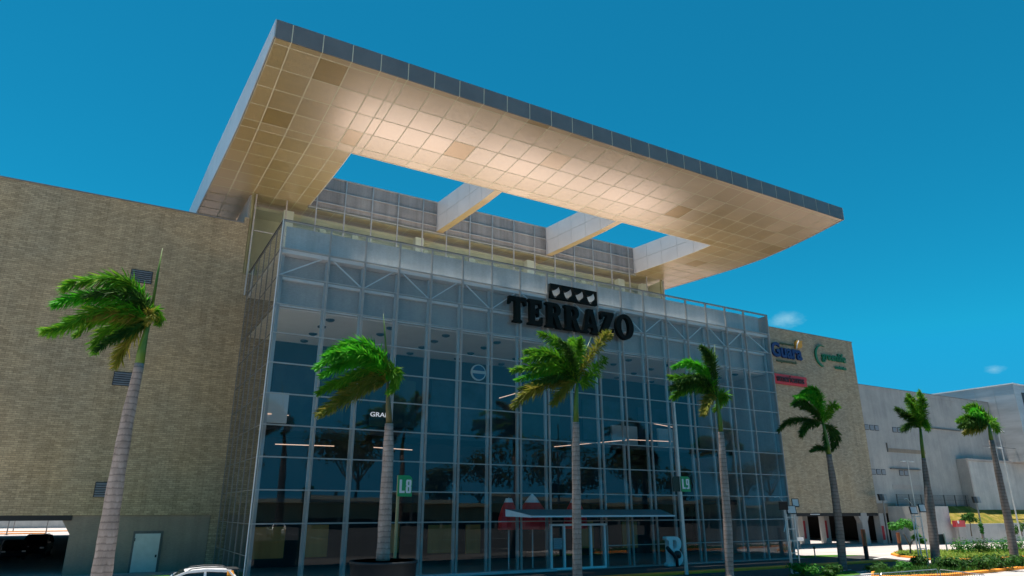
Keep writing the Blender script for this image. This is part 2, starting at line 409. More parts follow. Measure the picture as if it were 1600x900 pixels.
for (p, q) in (((206,420),(236,444)), ((179,580),(211,604)), ((150,753),(175,777))):
    a, c = at(*p, 1, YB), at(*q, 1, YB); x0 = a.x-.02; x1 = x0+1.38; z1 = a.z; z0 = z1-.95
    fr = MB(); fr.box(x0, x1, YB-.05, YB-.002, z0, z1)
    fo = fr.build('louvre_vent', M['frame_dk'], t)
    s_ = MB()
    for k in range(6): zz = z0+.07+k*.148; s_.prism([(x0+.05,YB-.055,zz),(x0+.05,YB-.12,zz-.02),(x0+.05,YB-.12,zz+.02),(x0+.05,YB-.055,zz+.08)], (x1-x0-.1,0,0))
    s_.build('slats', M['louvre'], fo)
b = MB(); b.box(-5.05, -3.3, YB+.02, YB+.078, G, 1.82); d0 = b.build('door_frame', M['conc_dk'], t)
b = MB(); b.box(-4.93, -3.45, YB-.03, YB+.018, G+.02, 1.66); dr = bevel(b.build('door', M['door_grey'], d0), .01)
b = MB(); b.box(-3.62, -3.52, YB-.09, YB-.032, .2, .36); b.box(-4.93,-4.89,YB-.05,YB-.032,1.2,1.4); b.build('handle', M['frame_dk'], dr)

# sunlit lot seen through the undercroft
b = MB(); b.box(-60, 6, 118, 118.8, G-.1, G+.16); bevel(struct(b.build('kerb_rear', M['yellow'])), .04)
b = MB(); b.box(-30, -14, 104, 104.8, G-.1, G+.16); bevel(struct(b.build('kerb_rear', M['yellow'])), .04)
b = MB(); b.box(-80, 10, 150, 150.4, G, 2.6); tag(b.build('boundary_wall', M['conc_lt']), 'low pale wall far beyond the left car park undercroft', 'wall')
for k, (px, py) in enumerate(((20,831),(10,822),(68,818))):
    P = gnd(px, py) if k == 0 else Vector((gnd(px, 836).x, 97 + k*3, G))
    t = thing('fence_post', ['thin dark post standing on the sunlit lot, seen through the left undercroft', 'thin post left of the others behind the left undercroft', 'thin post near the right edge of the lit undercroft opening'][k], 'post', (P.x, P.y, G), 'posts in the lot behind the undercroft')
    b = MB(); b.tube([(P.x,P.y,G),(P.x,P.y,G+3.6)], .09, 8); b.build('pole', M['pole_grey'], t)
    b = MB(); b.box(P.x-.25,P.x+.25,P.y-.25,P.y+.25,G,G+.06); b.build('base', M['pole_grey'], t)

# ================================================================== GLAZED HALL
W0, W, WL, ZT, ZB = 3.0115, 2.3686, 3.1216, 20.4, 2.4
XS = [0, W0] + [W0+W*k for k in range(1, 17)] + [W0+16*W+WL]      # 19 mullion lines
XR = XS[-1]
ZS = [ZT-1.8*k for k in range(11)]                                # 20.4 ... 2.4
t = thing('glass_hall', 'tall glazed entrance hall with a square grid of panes and the entrance door', 'building', (22, 5, G))
rng = random.Random(3)
zl = ZS + [G]
for i in range(18):
    b = MB()
    for j in range(11):
        x0, x1, z1, z0 = XS[i], XS[i+1], zl[j], zl[j+1]
        if j == 10 and 19.4 < (x0+x1)/2 < 24.0: continue
        tx, tz = rng.uniform(-.007,.007), rng.uniform(-.006,.006)
        b.quad((x0+.02,-tx-tz,z0+.02),(x1-.02,tx-tz,z0+.02),(x1-.02,tx+tz,z1-.02),(x0+.02,-tx+tz,z1-.02))
    if b.f: b.build('glass_bay', M['glass'], t)
for i, x in enumerate(XS):
    z0 = G
    b = MB(); b.box(x-.05, x-.018, -.09, .05, z0, ZT); b.box(x+.018, x+.05, -.09, .05, z0, ZT); b.build('mullion', M['frame'], t)
for j, z in enumerate(ZS):
    b = MB(); b.box(-.05, XR+.05, -.075, .045, z-.032, z-.006); b.box(-.05, XR+.05, -.075, .045, z+.008, z+.034); b.build('transom', M['frame'], t)
b = MB(); b.box(24.3, XR, -.06, .04, .70, .74); b.build('transom', M['frame'], t)
b = MB(); b.box(-.07, XR+.07, -.10, .06, ZT+.035, ZT+.075); b.build('top_rail', M['coping'], t)
# left return of the glass box
YS = [0, 1.95, 3.9, 5.8, 7.7, 9.65, YB-.02]
for k in range(6):
    b = MB()
    for j in range(11): b.quad((.0,YS[k]+.02,zl[j+1]+.02),(0,YS[k+1]-.02,zl[j+1]+.02),(0,YS[k+1]-.02,zl[j]-.02),(0,YS[k]+.02,zl[j]-.02))
    b.build('side_glass_bay', M['glass_side'], t)
b = MB()
for y in YS[1:]: b.box(-.03, .04, y-.025, y+.025, G, ZT)
for z in ZS + [.75]: b.box(-.025, .035, .06, YB-.03, z-.015, z+.015)
b.build('side_frame', M['coping'], t)
b = MB(); b.box(-.07,.05,.11,YB-.03,ZT+.022,ZT+.07); b.build('side_top_rail', M['frame_dk'], t)
b = MB(); b.box(-.085,-.052,-.12,-.0,G,ZT+.06); b.build('corner_trim', M['white'], t)
# right return
b = MB(); b.box(XR+.055, XR+.12, -.02, YB, G, ZT); b.build('end_wall', M['spandrel'], t)
# posts behind the mullions
for i, x in enumerate(XS):
    xx = min(max(x, .26), XR-.22)
    b = MB(); b.box(xx-.085, xx+.085, .42, .58, G, 18.31); b.build('post', M['post'], t)
# row 2: diagonal braces in front of grey boards
for i in range(18):
    x0, x1 = XS[i]+.1, XS[i+1]-.1; z0, z1 = 16.88, 18.52
    b = MB()
    if i % 2 == 0: b.bar((x0,.2,z0), (x1,.2,z1), .07, .09, (0,1,0))
    else: b.bar((x0,.2,z1), (x1,.2,z0), .07, .09, (0,1,0))
    b.build('brace', M['white'], t)
b = MB(); b.box(.2, XR-.1, .70, .85, 15.05, 18.3); b.build('spandrel', M['spandrel'], t)
b = MB(); b.box(.2, XR-.1, .46, .69, 16.70, 16.88); b.box(.2, XR-.1, .59, .69, 15.04, 15.2); b.build('spandrel_rail', M['ceil'], t)
b = MB(); b.box(.35, XR-.3, .72, .9, 18.58, 20.36); b.build('roof_upstand', M['upstand'], t)
b = MB(); b.box(.05, XR-.03, .08, YB-.02, 18.32, 18.56); b.build('roof', M['terrace'], t)
b = MB(); b.box(.2, XR-.1, .86, 9.7, 14.95, 15.05); b.build('ceiling', M['ceil'], t)
for x in [3.9+4.15*k for k in range(10)]:
    for y in (1.9, 3.9, 6.2, 8.6):
        if x > XR-1: continue
        b = MB(); b.tube([(x,y,14.945),(x,y,14.86),(x,y,14.80)], [.30,.27,.13], 12); b.build('downlight', M['frame_dk'], t)
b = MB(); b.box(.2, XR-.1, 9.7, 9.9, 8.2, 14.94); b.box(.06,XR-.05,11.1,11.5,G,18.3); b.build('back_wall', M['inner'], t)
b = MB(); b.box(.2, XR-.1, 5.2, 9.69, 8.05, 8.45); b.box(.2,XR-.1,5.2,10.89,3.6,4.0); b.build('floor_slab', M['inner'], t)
b = MB(); b.box(.1, XR-.1, .2, YB-.02, G, G+.03); b.build('hall_floor', M['inner_fl'], t)
b = MB(); b.box(.7, 2.1, 3.4, 3.6, 8.3, 10.2); b.build('bulkhead', M['inner_lt'], t)
b = MB()
for x0, x1 in ((32.6,35.6),(38.2,40.4)): b.box(x0, x1, 9.3, 9.5, 8.9, 10.6)
b.build('bulkhead', M['inner_lt'], t)
for x0, x1, z0, z1 in ((2.2,7.5,8.9,13.2),(9.5,13.2,9.2,12.9),(14.6,20.5,9.1,13.4),(22.5,27,9,12.6),(29.5,34,9.2,12.8),(36,41,9,12.5)):
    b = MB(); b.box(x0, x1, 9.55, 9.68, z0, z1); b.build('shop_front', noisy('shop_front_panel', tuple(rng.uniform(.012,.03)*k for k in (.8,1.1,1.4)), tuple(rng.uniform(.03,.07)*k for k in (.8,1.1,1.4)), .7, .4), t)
for x0, x1, z0, z1 in ((1.2,3.4,.2,2.1),(4.6,6.2,.2,2.2),(9.9,11.2,.3,2.2),(13.4,15.6,.2,2.1),(16.4,17.6,.1,2.1),(26,28,.2,2.3),(31,32.6,.1,2.2)):
    b = MB(); b.box(x0, x1, 6.5, 6.6, z0, z1); b.build('display_panel', M['inner_br'], t)
for p, q, y in (((430,694),(522,697),3.2), ((584,699),(644,703),3.2), ((866,698),(985,687),4), ((985,687),(1050,690),4), ((412,646),(451,649),3.3), ((780,622),(822,610),4), ((1022,662),(1054,668),4)):
    a, c = at(*p, 1, y), at(*q, 1, y+.4)
    b = MB(); b.bar(a, c, .045, .045); b.build('strip_light', M['strip'], t)
# round emblem and shop lettering hanging inside
c0 = at(748, 582, 1, 4)
b = MB(); b.tube([(c0.x, 4, c0.z), (c0.x, 4.12, c0.z)], .62, 28); ro = b.build('round_sign', M['inner_lt'], t)
b = MB(); b.tube([(c0.x, 3.97, c0.z), (c0.x, 3.995, c0.z)], .53, 28); b.build('disc', mat('blue_disc', (.02,.07,.16), .5), ro)
b = MB(); b.box(c0.x-.58, c0.x+.58, 3.93, 3.965, c0.z-.1, c0.z+.12); b.build('band', M['inner_lt'], ro)
c1 = at(578, 649, 1, 4)
text_obj('shop_lettering', 'GRAN', .42, .05, emit('lit_letter', (.75,.75,.78), .35), t, lambda u, v, w: (c1.x+u, 4+w, c1.z+v-.05), .004, 1.25)
# entrance doors
XD0, XD1, ZD = 19.55, 24.1, 2.1
df = MB(); df.box(XD0-.07, XD1+.16, -.14, .06, ZD-.02, ZD+.12)
for x in (19.55, 20.62, 22.87, 24.08): df.box(x-.07, x+.07, -.135, .055, G, ZD-.021)
df.box(XD0+.071, XD1-.09, -.13, .05, G+.0, G+.12)
dd = df.build('entrance_door', M['door_blue'], t)
for x0, x1 in ((19.62,20.55),(20.69,21.74),(21.76,22.80),(22.94,24.01)):
    b = MB(); b.box(x0, x0+.05, -.06, .0, G+.125, ZD-.025); b.box(x1-.05, x1, -.06, 0, G+.125, ZD-.025); b.build('leaf', M['frame'], dd)
    b = MB(); b.quad((x0+.05,-.03,G+.13),(x1-.05,-.03,G+.13),(x1-.05,-.03,ZD-.03),(x0+.05,-.03,ZD-.03)); b.build('door_glass', M['glass'], dd)
b = MB(); b.box(19.74, 20.44, -.085, -.07, .6, 1.3); b.build('notice', noisy('grey_paper', (.36,.40,.42), (.42,.46,.48), 2), dd)
b = MB()
for k in range(5): b.box(19.78, 20.42-.1*(k%2), -.0885, -.0855, 1.17-k*.13, 1.20-k*.13)
b.build('notice_lines', M['navy'], dd)
# awning over the doors
b = MB(); b.prism([(16.0,-.14,3.16),(29.4,-.14,3.16),(29.2,-1.8,2.76),(17.0,-1.8,2.76)], (0,0,-.05)); aw = b.build('awning', M['awning'], t)
b = MB(); b.box(16.96, 29.24, -1.86, -1.81, 2.67, 2.78); b.build('edge_trim', M['white'], aw)
b = MB(); b.prism([(15.95,-.14,3.17),(16.95,-1.8,2.77),(16.95,-1.8,2.66),(15.95,-.14,2.72)], (.04,.02,0)); b.build('side_trim', M['white'], aw)
b = MB()
for k in range(7): x = 17.3+k*1.95; b.bar((x,-.2,2.98), (x,-1.8,2.70), .06, .09)
b.build('bracket', M['frame'], aw)

# ================================================================== ROOFTOP PAVILION (set back behind the terrace)
t = thing('rooftop_pavilion', 'set back rooftop storey with stained grey panels and cream glazing above the glass hall', 'building', (21, YB, 18.6))
PX = [-.19 + 2.365*k for k in range(19)]; PZ = [26.95, 27.55, 28.75, 29.95]
b = MB(); b.box(3.9, 38.55, YB+.05, YB+.3, 26.9, 29.98); b.build('grey_panels', M['panel_grey'], t)
b = MB()
for z in PZ: b.box(3.9, 38.55, YB-.06, YB+.045, z-.035, z+.035)
b.build('rail', M['frame'], t)
for x in PX:
    b = MB(); b.box(x-.05, x+.05, YB-.07, YB+.04, 18.6, 29.94 if 4 < x < 38.5 else 27.0); b.build('mullion', M['frame'], t)
b = MB(); b.box(PX[0], PX[-1], YB-.05, YB+.03, 23.9, 23.96); b.build('rail', M['frame'], t)
for k in range(18):
    b = MB(); b.quad((PX[k]+.05,YB+.01,18.6),(PX[k+1]-.05,YB+.01,18.6),(PX[k+1]-.05,YB+.01,26.93),(PX[k]+.05,YB+.01,26.93)); b.build('glass_bay', M['glass_up'], t)
b = MB(); b.box(-.2, 42.4, 15.5, 15.8, 18.6, 26.9); b.box(42.15,42.4,YB+.06,15.49,18.6,26.9); b.build('inner_wall', M['cream'], t)
b = MB(); b.box(-.2, 42.1, YB+.1, 15.49, 18.4, 18.6); b.build('floor', M['cream'], t)
b = MB(); b.box(-.2, 42.4, 13.6, 15.49, 26.6, 26.85); b.build('ceiling', M['cream'], t)
for x in (2.6, 14.2, 26, 37.4, 40.6):
    b = MB(); b.box(x-.4, x+.4, 12.6, 13.3, 18.6, 26.6); b.build('column', M['white'], t)
for x in (-.38, 42.25):
    b = MB(); b.tube([(x, YB+.2, 18.6), (x, YB+.2, 27.2)], .14, 12); b.build('corner_post', M['pole_olive'], t)
b = MB(); b.box(-.6,-.45, YB+.62, 40, 20.6, 27.3); b.build('side_wall', M['conc'], t)
rng = random.Random(5)
b = MB()
for k in range(14):
    x = 5+k*2.4+rng.uniform(-.6,.6); b.box(x, x+rng.uniform(.3,.6), 12.3, 12.8, 22.5, 25.0+rng.uniform(.2,.6))
b.build('stored_box', M['cream'], t)

# ================================================================== CANOPY
def zs(y):
    P = [(-8.3,27.36),(-6.4,27.10),(-4.4,26.88),(-2,26.68),(.6,26.56),(3,26.58),(6.6,26.76),(11.6,27.07),(16,27.35),(27,28.1)]
    if y <= P[0][0]: return P[0][1]
    for (a, za), (c, zc) in zip(P, P[1:]):
        if y <= c: return za + (zc-za)*(y-a)/(c-a)
    return P[-1][1]
def zt(y): return 28.45 + (29.95-28.45)*min(max((y+8.25)/19.85, 0), 1) + max(0, y-11.6)*.03
def xl(y): return -3.05 - .028*(y+8.25)
XRC = 45.35; YF = -8.25; YR = 26.0
OX0, OX1, OY0, OY1 = 4.0, 38.3, .6, YB+.0
BEAMS = ((15.35,16.0),(27.15,27.8))
t = thing('roof_canopy', 'huge flat projecting roof canopy with bronze panelled underside and three open skylight holes', 'canopy', (21, 2, 27))
ycuts = [YF+.02, YF+.45] + [YF+.45+1.87*k for k in range(1, 5)]
y0_ = ycuts[-1]; n_ = 2
ycuts += [OY0-.02] if OY0-ycuts[-1] > .4 else []
ycuts[-1] = OY0
ycuts += [OY0+ (YB-OY0)*k/6 for k in range(1, 7)] + [YB+1.9*k for k in range(1, 8)]
xcuts = [xl(0)+.02, -2.17] + [-2.17+1.69*k for k in range(1, 28)] + [XRC-.02]
rng = random.Random(11)
b = MB(); g_ = .035
def ok_panel(x0, x1, ya, yb): return not (x1 > OX0+.01 and x0 < OX1-.01 and yb > OY0+.01 and ya < OY1-.01)
xs_all = sorted(set([x for x in xcuts if abs(x-OX0) > .5 and abs(x-OX1) > .5] + [OX0, OX1]))
for ya, yb in zip(ycuts, ycuts[1:]):
    for k, (x0, x1) in enumerate(zip(xs_all, xs_all[1:])):
        if not ok_panel(x0, x1, ya, yb): continue
        if x0 < OX0-.01 and False: pass
        xa0 = xl(ya)+.05 if k == 0 else x0; xb0 = xl(yb)+.05 if k == 0 else x0
        if k > 0 and x0 < 0: sh = (1-(x0+3)/3)*0; xa0 += sh
        d = [rng.uniform(-.0035,.0035) for _ in range(3)]; za, zb = zs(ya), zs(yb)
        b.quad((xa0+g_,ya+g_,za+d[0]),(x1-g_,ya+g_,za+d[1]),(x1-g_,yb-g_,zb+d[2]),(xb0+g_,yb-g_,zb+d[0]+d[2]-d[1]))
b.raw('soffit_panels', M['soffit'], t)
b = MB(); JW = .020                                # pale cover strips over the joints, a hand's breadth below the panels
yy = [YF+.03] + ycuts[1:]
for ya, yb in zip(yy, yy[1:]):
    for x in xs_all[1:-1]:
        if yb > OY0+.01 and ya < OY1-.01 and OX0+.01 < x < OX1-.01: continue
        b.quad((x-JW,ya,zs(ya)-.014),(x+JW,ya,zs(ya)-.014),(x+JW,yb,zs(yb)-.014),(x-JW,yb,zs(yb)-.014))
for y in ycuts:
    sp = [(xl(y)+.05, OX0), (OX1, XRC-.05)] if OY0+.01 < y < OY1-.01 else [(xl(y)+.05, XRC-.05)]
    for a0, a1 in sp: b.quad((a0,y-JW,zs(y-JW)-.017),(a1,y-JW,zs(y-JW)-.017),(a1,y+JW,zs(y+JW)-.017),(a0,y+JW,zs(y+JW)-.017))
for ya, yb in zip(yy, yy[1:]):
    for (x0, x1) in ([(None, OX0), (OX1, XRC-.04)] if (ya >= OY0-.01 and yb <= OY1+.01) else [(None, XRC-.04)]):
        a0 = xl(ya)+.04 if x0 is None else x0; b0 = xl(yb)+.04 if x0 is None else x0; za, zb = zs(ya)+.022, zs(yb)+.022
        b.quad((a0,ya,za),(x1,ya,za),(x1,yb,zb),(b0,yb,zb))
b.raw('joint_strips', M['joint'], t)
# fascias
b = MB()
xf = [xl(YF)] + [-2.17+1.69*k for k in range(0, 28)] + [XRC]
for x0, x1 in zip(xf, xf[1:]): b.box(x0+.028, x1-.028, YF-.06, YF, zs(YF)-.06, zt(YF))
b.build('front_fascia', M['fascia'], t)
b = MB(); b.box(xf[0]+.02, XRC-.02, YF-.045, YF-.02, zs(YF)-.05, zt(YF)-.02); b.build('fascia_joint', M['joint'], t)
ys_ = [YF-.06, -5, -2, OY0, 4, 8, YB, 16, 21, YR]
for xfun, nm in ((xl, 'left_fascia'), (lambda y: XRC, 'right_fascia')):
    b = MB()
    for ya, yb in zip(ys_, ys_[1:]):
        s_ = -.06 if nm[0] == 'l' else .06
        b.prism([(xfun(ya),ya,zs(ya)-.03),(xfun(yb),yb,zs(yb)-.03),(xfun(yb),yb,zt(yb)),(xfun(ya),ya,zt(ya))], (s_,0,0))
    b.build(nm, M['fascia_lt'], t)
# top sheet with the same hole
b = MB()
for ya, yb in zip(ys_, ys_[1:]):
    if ya >= OY0-.01 and yb <= YB+.01: sp = [(None, OX0), (OX1, XRC)]
    else: sp = [(None, XRC)]
    for x0, x1 in sp:
        a0 = xl(ya) if x0 is None else x0; b0 = xl(yb) if x0 is None else x0; za, zb = zt(ya)-.03, zt(yb)-.03
        b.quad((a0,ya,za),(x1,ya,za),(x1,yb,zb),(b0,yb,zb))
b.raw('top_sheet', M['fascia_lt'], t)
# faces lining the hole and the two beams
def liner(name, x, side):
    b = MB(); n = 5
    for k in range(n):
        ya, yb = OY0+(YB-OY0)*k/n, OY0+(YB-OY0)*(k+1)/n
        za0, zb0 = zs(ya)-.01, zs(yb)-.01; za1, zb1 = zt(ya)-.02, zt(yb)-.02; am, bm_ = (za0+za1)/2, (zb0+zb1)/2
        for (p0, p1, q0, q1) in ((za0, am-.012, zb0, bm_-.012), (am+.012, za1, bm_+.012, zb1)):
            b.prism([(x,ya+.014,p0),(x,yb-.014,q0),(x,yb-.014,q1),(x,ya+.014,p1)], (side*.04,0,0))
    return b.build(name, M['beamcl'], t)
liner('hole_lining', OX1-.001, 1); liner('hole_lining', OX0+.001, -1)
b = MB(); b.box(OX0+.05, OX1-.05, OY0-.05, OY0-.003, zs(OY0)-.012, zt(OY0)-.05); b.build('hole_lining', M['soffit'], t)
for x0, x1 in BEAMS:
    core = MB(); n = 5
    for k in range(n):
        ya, yb = OY0+(YB-OY0)*k/n, OY0+(YB-OY0)*(k+1)/n
        core.prism([(x0+.045,ya,zs(ya)+.0),(x0+.045,yb,zs(yb)),(x0+.045,yb,zt(yb)-.03),(x0+.045,ya,zt(ya)-.03)], (x1-x0-.09,0,0))
    co = core.build('beam', M['joint'], t)
    for x, s_ in ((x0+.041, -1), (x1-.041, 1)):
        l_ = liner('cladding', x, s_); l_.parent = co
    bt = MB()
    for k in range(n):
        ya, yb = OY0+(YB-OY0)*k/n, OY0+(YB-OY0)*(k+1)/n
        bt.quad((x0,ya+.01,zs(ya)-.014),(x1,ya+.01,zs(ya)-.014),(x1,yb-.01,zs(yb)-.014),(x0,yb-.01,zs(yb)-.014))
    bt.build('underside', M['soffit'], co)

# ================================================================== RIGHT BRICK WING, GREY HALL, METAL BUILDING
t = thing('brick_building', 'tall sand coloured brick block carrying the shop signs, right of the glass hall', 'building', (60, YB, G))
b = MB(); b.box(XR+.13, 74.5, YB, YB+.4, 2.8, 23.9); b.box(74.1,74.5,YB+.401,16.4,2.8,23.9); b.build('brick_wall', M['brick_grey'], t)
b = MB(); b.box(XR+.13, 74.6, YB-.06, YB+.5, 23.902, 23.98); b.build('coping', M['coping'], t)
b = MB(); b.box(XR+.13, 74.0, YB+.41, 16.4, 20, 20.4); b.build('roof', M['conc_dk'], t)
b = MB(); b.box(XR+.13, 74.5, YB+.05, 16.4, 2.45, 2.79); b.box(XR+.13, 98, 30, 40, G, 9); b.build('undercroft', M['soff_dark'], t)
for x in (59.0, 60.0+11.6):
    b = MB(); b.box(x-.55, x+.55, YB-.03, YB+.7, G, 2.798)
    b.prism([(x-.55,YB+.02,2.44),(x-1.0,YB+.02,2.44),(x-.55,YB+.02,1.7)], (0,.6,0)); b.prism([(x+.55,YB+.02,2.44),(x+1.0,YB+.02,2.44),(x+.55,YB+.02,1.7)], (0,.6,0))
    b.build('column', M['conc'], t)
for x in (70.0, 66.0):
    b = MB(); b.box(x-.45, x+.45, YB+3.9, YB+4.7, G, 2.44); c_ = b.build('column', M['conc_lt'], t)
    b = MB(); b.box(x-.46, x-.1, YB+3.86, YB+3.89, -.1, 1.9); b.build('painted_panel', M['red_sign'], c_)
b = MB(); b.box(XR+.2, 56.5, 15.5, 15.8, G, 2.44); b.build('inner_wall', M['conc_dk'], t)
b = MB(); b.box(62,63.6, YB-.0,YB+.1,2.62,2.70); b.build('trim', M['white'], t)

t = thing('concrete_hall', 'long lower grey concrete hall with small square windows, beyond the sand coloured brick block', 'building', (90, YB, G))
YH = YB+.15
b = MB(); b.box(74.6, 112, YH, YH+.4, 2.8, 18.45); b.box(83.5,112,YH+.001,YH+.4,G,2.8); b.build('wall', M['conc'], t)
b = MB(); b.box(74.6, 112, YH-.06, YH+.5, 18.452, 18.52); b.build('coping', M['coping'], t)
b = MB(); b.box(74.6, 112, YH+.41, 55, 16, 16.3); b.build('roof', M['conc_dk'], t)
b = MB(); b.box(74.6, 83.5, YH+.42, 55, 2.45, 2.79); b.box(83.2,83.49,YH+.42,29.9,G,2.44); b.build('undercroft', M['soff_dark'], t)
for xc in (74.75, 77.9):
    b = MB(); b.box(xc-.0, xc+.9, YH-.05, YH+.7, G, 2.798); c_ = b.build('column', M['conc_lt'], t)
    b = MB(); b.box(xc+.1,xc+.55,YH-.085,YH-.055,-.3,1.3); b.build('painted_panel', M['red_sign'], c_)
b = MB(); b.box(74.3, 78.4, YH-.12, YH-.002, 2.75, 3.9); b.build('lintel', M['plaster'], t)
for zz, groups in ((12.72, ((74.55,3),(80.45,2))), (7.28, ((74.5,3),(80.35,2)))):
    for x0, n in groups:
        for k in range(n):
            x = x0+.1+k*1.05
            fb = MB(); fb.box(x, x+.85, YH-.04, YH-.003, zz, zz+.68); wf = fb.build('window', M['frame_dk'], t)
            fb = MB(); fb.box(x+.06, x+.79, YH-.055, YH-.042, zz+.06, zz+.62); fb.build('pane', M['louvre'], wf)
def wall_px(name, p, q, y, th, m, par=None):
    a, c = at(*p, 1, y), at(*q, 1, y); x0, x1 = sorted((a.x, c.x)); z0, z1 = sorted((a.z, c.z))
    b = MB(); b.box(x0, x1, y-th, y-.003, z0, z1); return b.build(name, m, par if par else t)
wall_px('ledge', (1390,731.5), (1437,735), YH, .25, M['conc_dk']); wall_px('ledge', (1449,668), (1500,674), YH, .2, M['conc_dk'])
wall_px('patch', (1386,700), (1446,710), YH, .05, M['conc_lt'] if False else M['plaster']); wall_px('patch', (1394,757), (1445,765), YH, .04, M['spandrel'])
wall_px('patch', (1436,620), (1490,627), YH, .04, M['spandrel'])
wall_px('pipe', (1385,692), (1386.2,706), YH, .12, M['conc_dk'])
wall_px('ledge', (1535,697), (1585,701), 9.5, .2, M['frame_dk'])
a = at(1511, 721, 1, 10.5)
b = MB(); b.box(a.x, 112, 10.4, YH-.01, 2.0, a.z+.1); ax_ = b.build('annex', M['conc_lt'], t)
b = MB(); b.box(a.x-.3, 112, 10.25, YH-.02, a.z+.12, a.z+.4); b.box(a.x-.32,a.x-.01,10.3,YH-.02,2.0,a.z+.11); b.build('annex_coping', M['spandrel'], ax_)

t = thing('metal_building', 'brushed metal clad building standing forward at the far right edge', 'building', (112, 12, G))
b = MB(); b.box(106, 135, 7.9, 30, 9.7, 20.7); b.build('cladding', M['metal_wall'], t)
b = MB(); b.box(105.9, 135.1, 7.8, 30.1, 20.702, 20.85); b.build('coping', M['white'], t)
b = MB()
for y in (10.6, 13.2): b.box(105.97, 105.998, y, y+.06, 9.7, 20.7)
b.box(105.95, 106.0, 7.86, 7.92, 9.7, 20.7)
b.build('seam', M['frame'], t)
b = MB(); b.box(108, 122, 7.86, 7.895, 12, 19.6); b.build('window', M['frame_dk'], t)

# ground works on the right
b = MB(); b.box(76.6, 81.2, 6.9, YH-.06, G, 3.55); o_ = b.build('retaining_wall', M['conc_lt']); tag(o_, 'pale concrete wall block at the end of the grass bank', 'wall')
b = MB(); b.box(81.21, 125, 7.0, 7.3, G, 1.5); tag(b.build('retaining_wall', M['conc_lt']), 'low grey retaining wall below the dry grass bank', 'wall')
b = MB(); b.quad((81.3,7.301,1.45),(125,7.301,1.45),(125,11.2,3.6),(85.2,11.2,3.6)); b.quad((81.3,7.301,1.45),(85.2,11.2,3.6),(81.3,11.2,1.45)); struct(b.build('grass_bank', M['grass_dry']))
b = MB(); b.quad((81.25,7.31,1.2),(81.25,11.3,1.2),(81.25,11.3,1.44),(81.25,7.31,1.44)); b.quad((85.2,11.21,3.6),(125,11.21,3.6),(125,11.21,1),(85.2,11.21,1)); struct(b.build('terrain', M['grass']))
t = thing('mesh_fence', 'thin dark wire mesh fence along the top of the grass bank', 'fence', (92, 11.1, 3.6))
b = MB()
for k in range(14): x = 78+k*2.6; b.box(x-.05, x+.05, 11.05, 11.15, 3.55, 5.0)
b.build('posts', M['fence'], t)
b = MB()
for z in (3.75, 4.35, 4.95): b.box(78, 111.8, 11.08, 11.12, z-.015, z+.015)
for k in range(150): x = 78+k*.225; b.box(x-.008, x+.008, 11.092, 11.108, 3.6, 4.95)
b.build('mesh_panel', M['fence'], t)

# ================================================================== SIGNS
YL = -.30
t = thing('shop_sign', 'large dark TERRAZO letters with wave emblem on the glass front', 'sign', (22, YL, 17))
def arc(cx, cy, rx, ry, a0, a1, n=14): return [(cx+rx*math.cos(R(a0+(a1-a0)*k/n)), cy+ry*math.sin(R(a0+(a1-a0)*k/n))) for k in range(n+1)]
LET = {
 'T': [[(0,1),(.5,1.0),(1,1),(1.03,.70),(.93,.69),(.86,.83),(.65,.83),(.65,.12),(.76,.07),(.76,0),(.24,0),(.24,.07),(.35,.12),(.35,.83),(.14,.83),(.07,.69),(-.03,.70)]],
 'E': [[(0,1),(.88,1),(.9,.70),(.81,.69),(.74,.84),(.43,.84),(.43,.58),(.60,.58),(.62,.70),(.70,.70),(.70,.34),(.62,.34),(.60,.45),(.43,.45),(.43,.16),(.74,.16),(.84,.33),(.93,.32),(.90,0),(0,0),(0,.07),(.11,.12),(.11,.88),(0,.93)]],
 'R': [[(0,1),(.58,1)]+arc(.58,.73,.33,.27,90,-62,12)+[(.95,.08),(1.02,.06),(1.02,0),(.66,0),(.46,.44),(.42,.44),(.42,.12),(.52,.07),(.52,0),(0,0),(0,.07),(.11,.12),(.11,.88),(0,.93)],
       [(.42,.86),(.52,.86)]+arc(.52,.72,.11,.14,90,-90,8)+[(.42,.58)]],
 'A': [[(-.06,0),(-.06,.07),(.05,.12),(.34,1),(.68,1),(.97,.12),(1.08,.07),(1.08,0),(.55,0),(.55,.07),(.66,.12),(.63,.24),(.31,.24),(.28,.12),(.38,.07),(.38,0)], [(.35,.38),(.60,.38),(.475,.78)]],
 'Z': [[(.02,1),(.97,1),(.97,.88),(.46,.16),(.76,.16),(.84,.33),(.94,.32),(.92,0),(0,0),(0,.12),(.5,.84),(.24,.84),(.15,.68),(.05,.69)]],
 'O': [arc(.52,.5,.55,.54,0,345,23), arc(.52,.5,.25,.38,0,345,23)],
}
x = 16.05; zb_ = 15.98
for ch, w in zip('TERRAZO', (1.42,1.33,1.48,1.48,1.48,1.36,1.60)):
    wd = w*1.0; hh = 1.92
    curve_obj('letter', LET[ch], .34, M['letter'], t, lambda u, v, d, x=x, wd=wd: (x+u*wd, YL-d, zb_+v*hh))
    x += wd*1.09 + (.06 if ch not in 'AZ' else .10)
cells = [[(0,0),(1,0),(1,1),(0,1)]]
hole = [(.03,.64),(.16,.60),(.30,.58),(.45,.62),(.58,.70),(.70,.82),(.79,.93),(.87,.96),(.94,.82),(1.0,.62),(.96,.48),(.85,.40),(.74,.32),(.65,.20),(.55,.08),(.43,.05),(.30,.10),(.20,.26),(.10,.46)]
for k in range(4): cells.append([((k+.02+u*.96)/4, v) for u, v in hole])
curve_obj('wave_emblem', cells, .30, M['letter'], t, lambda u, v, d: (19.62+u*4.35, YL-d, 18.28+v*1.14))
b = MB()
for xx in [16.9+1.5*k for k in range(8)]: b.box(xx, xx+.08, YL+.172, -.1, 16.8, 16.88)
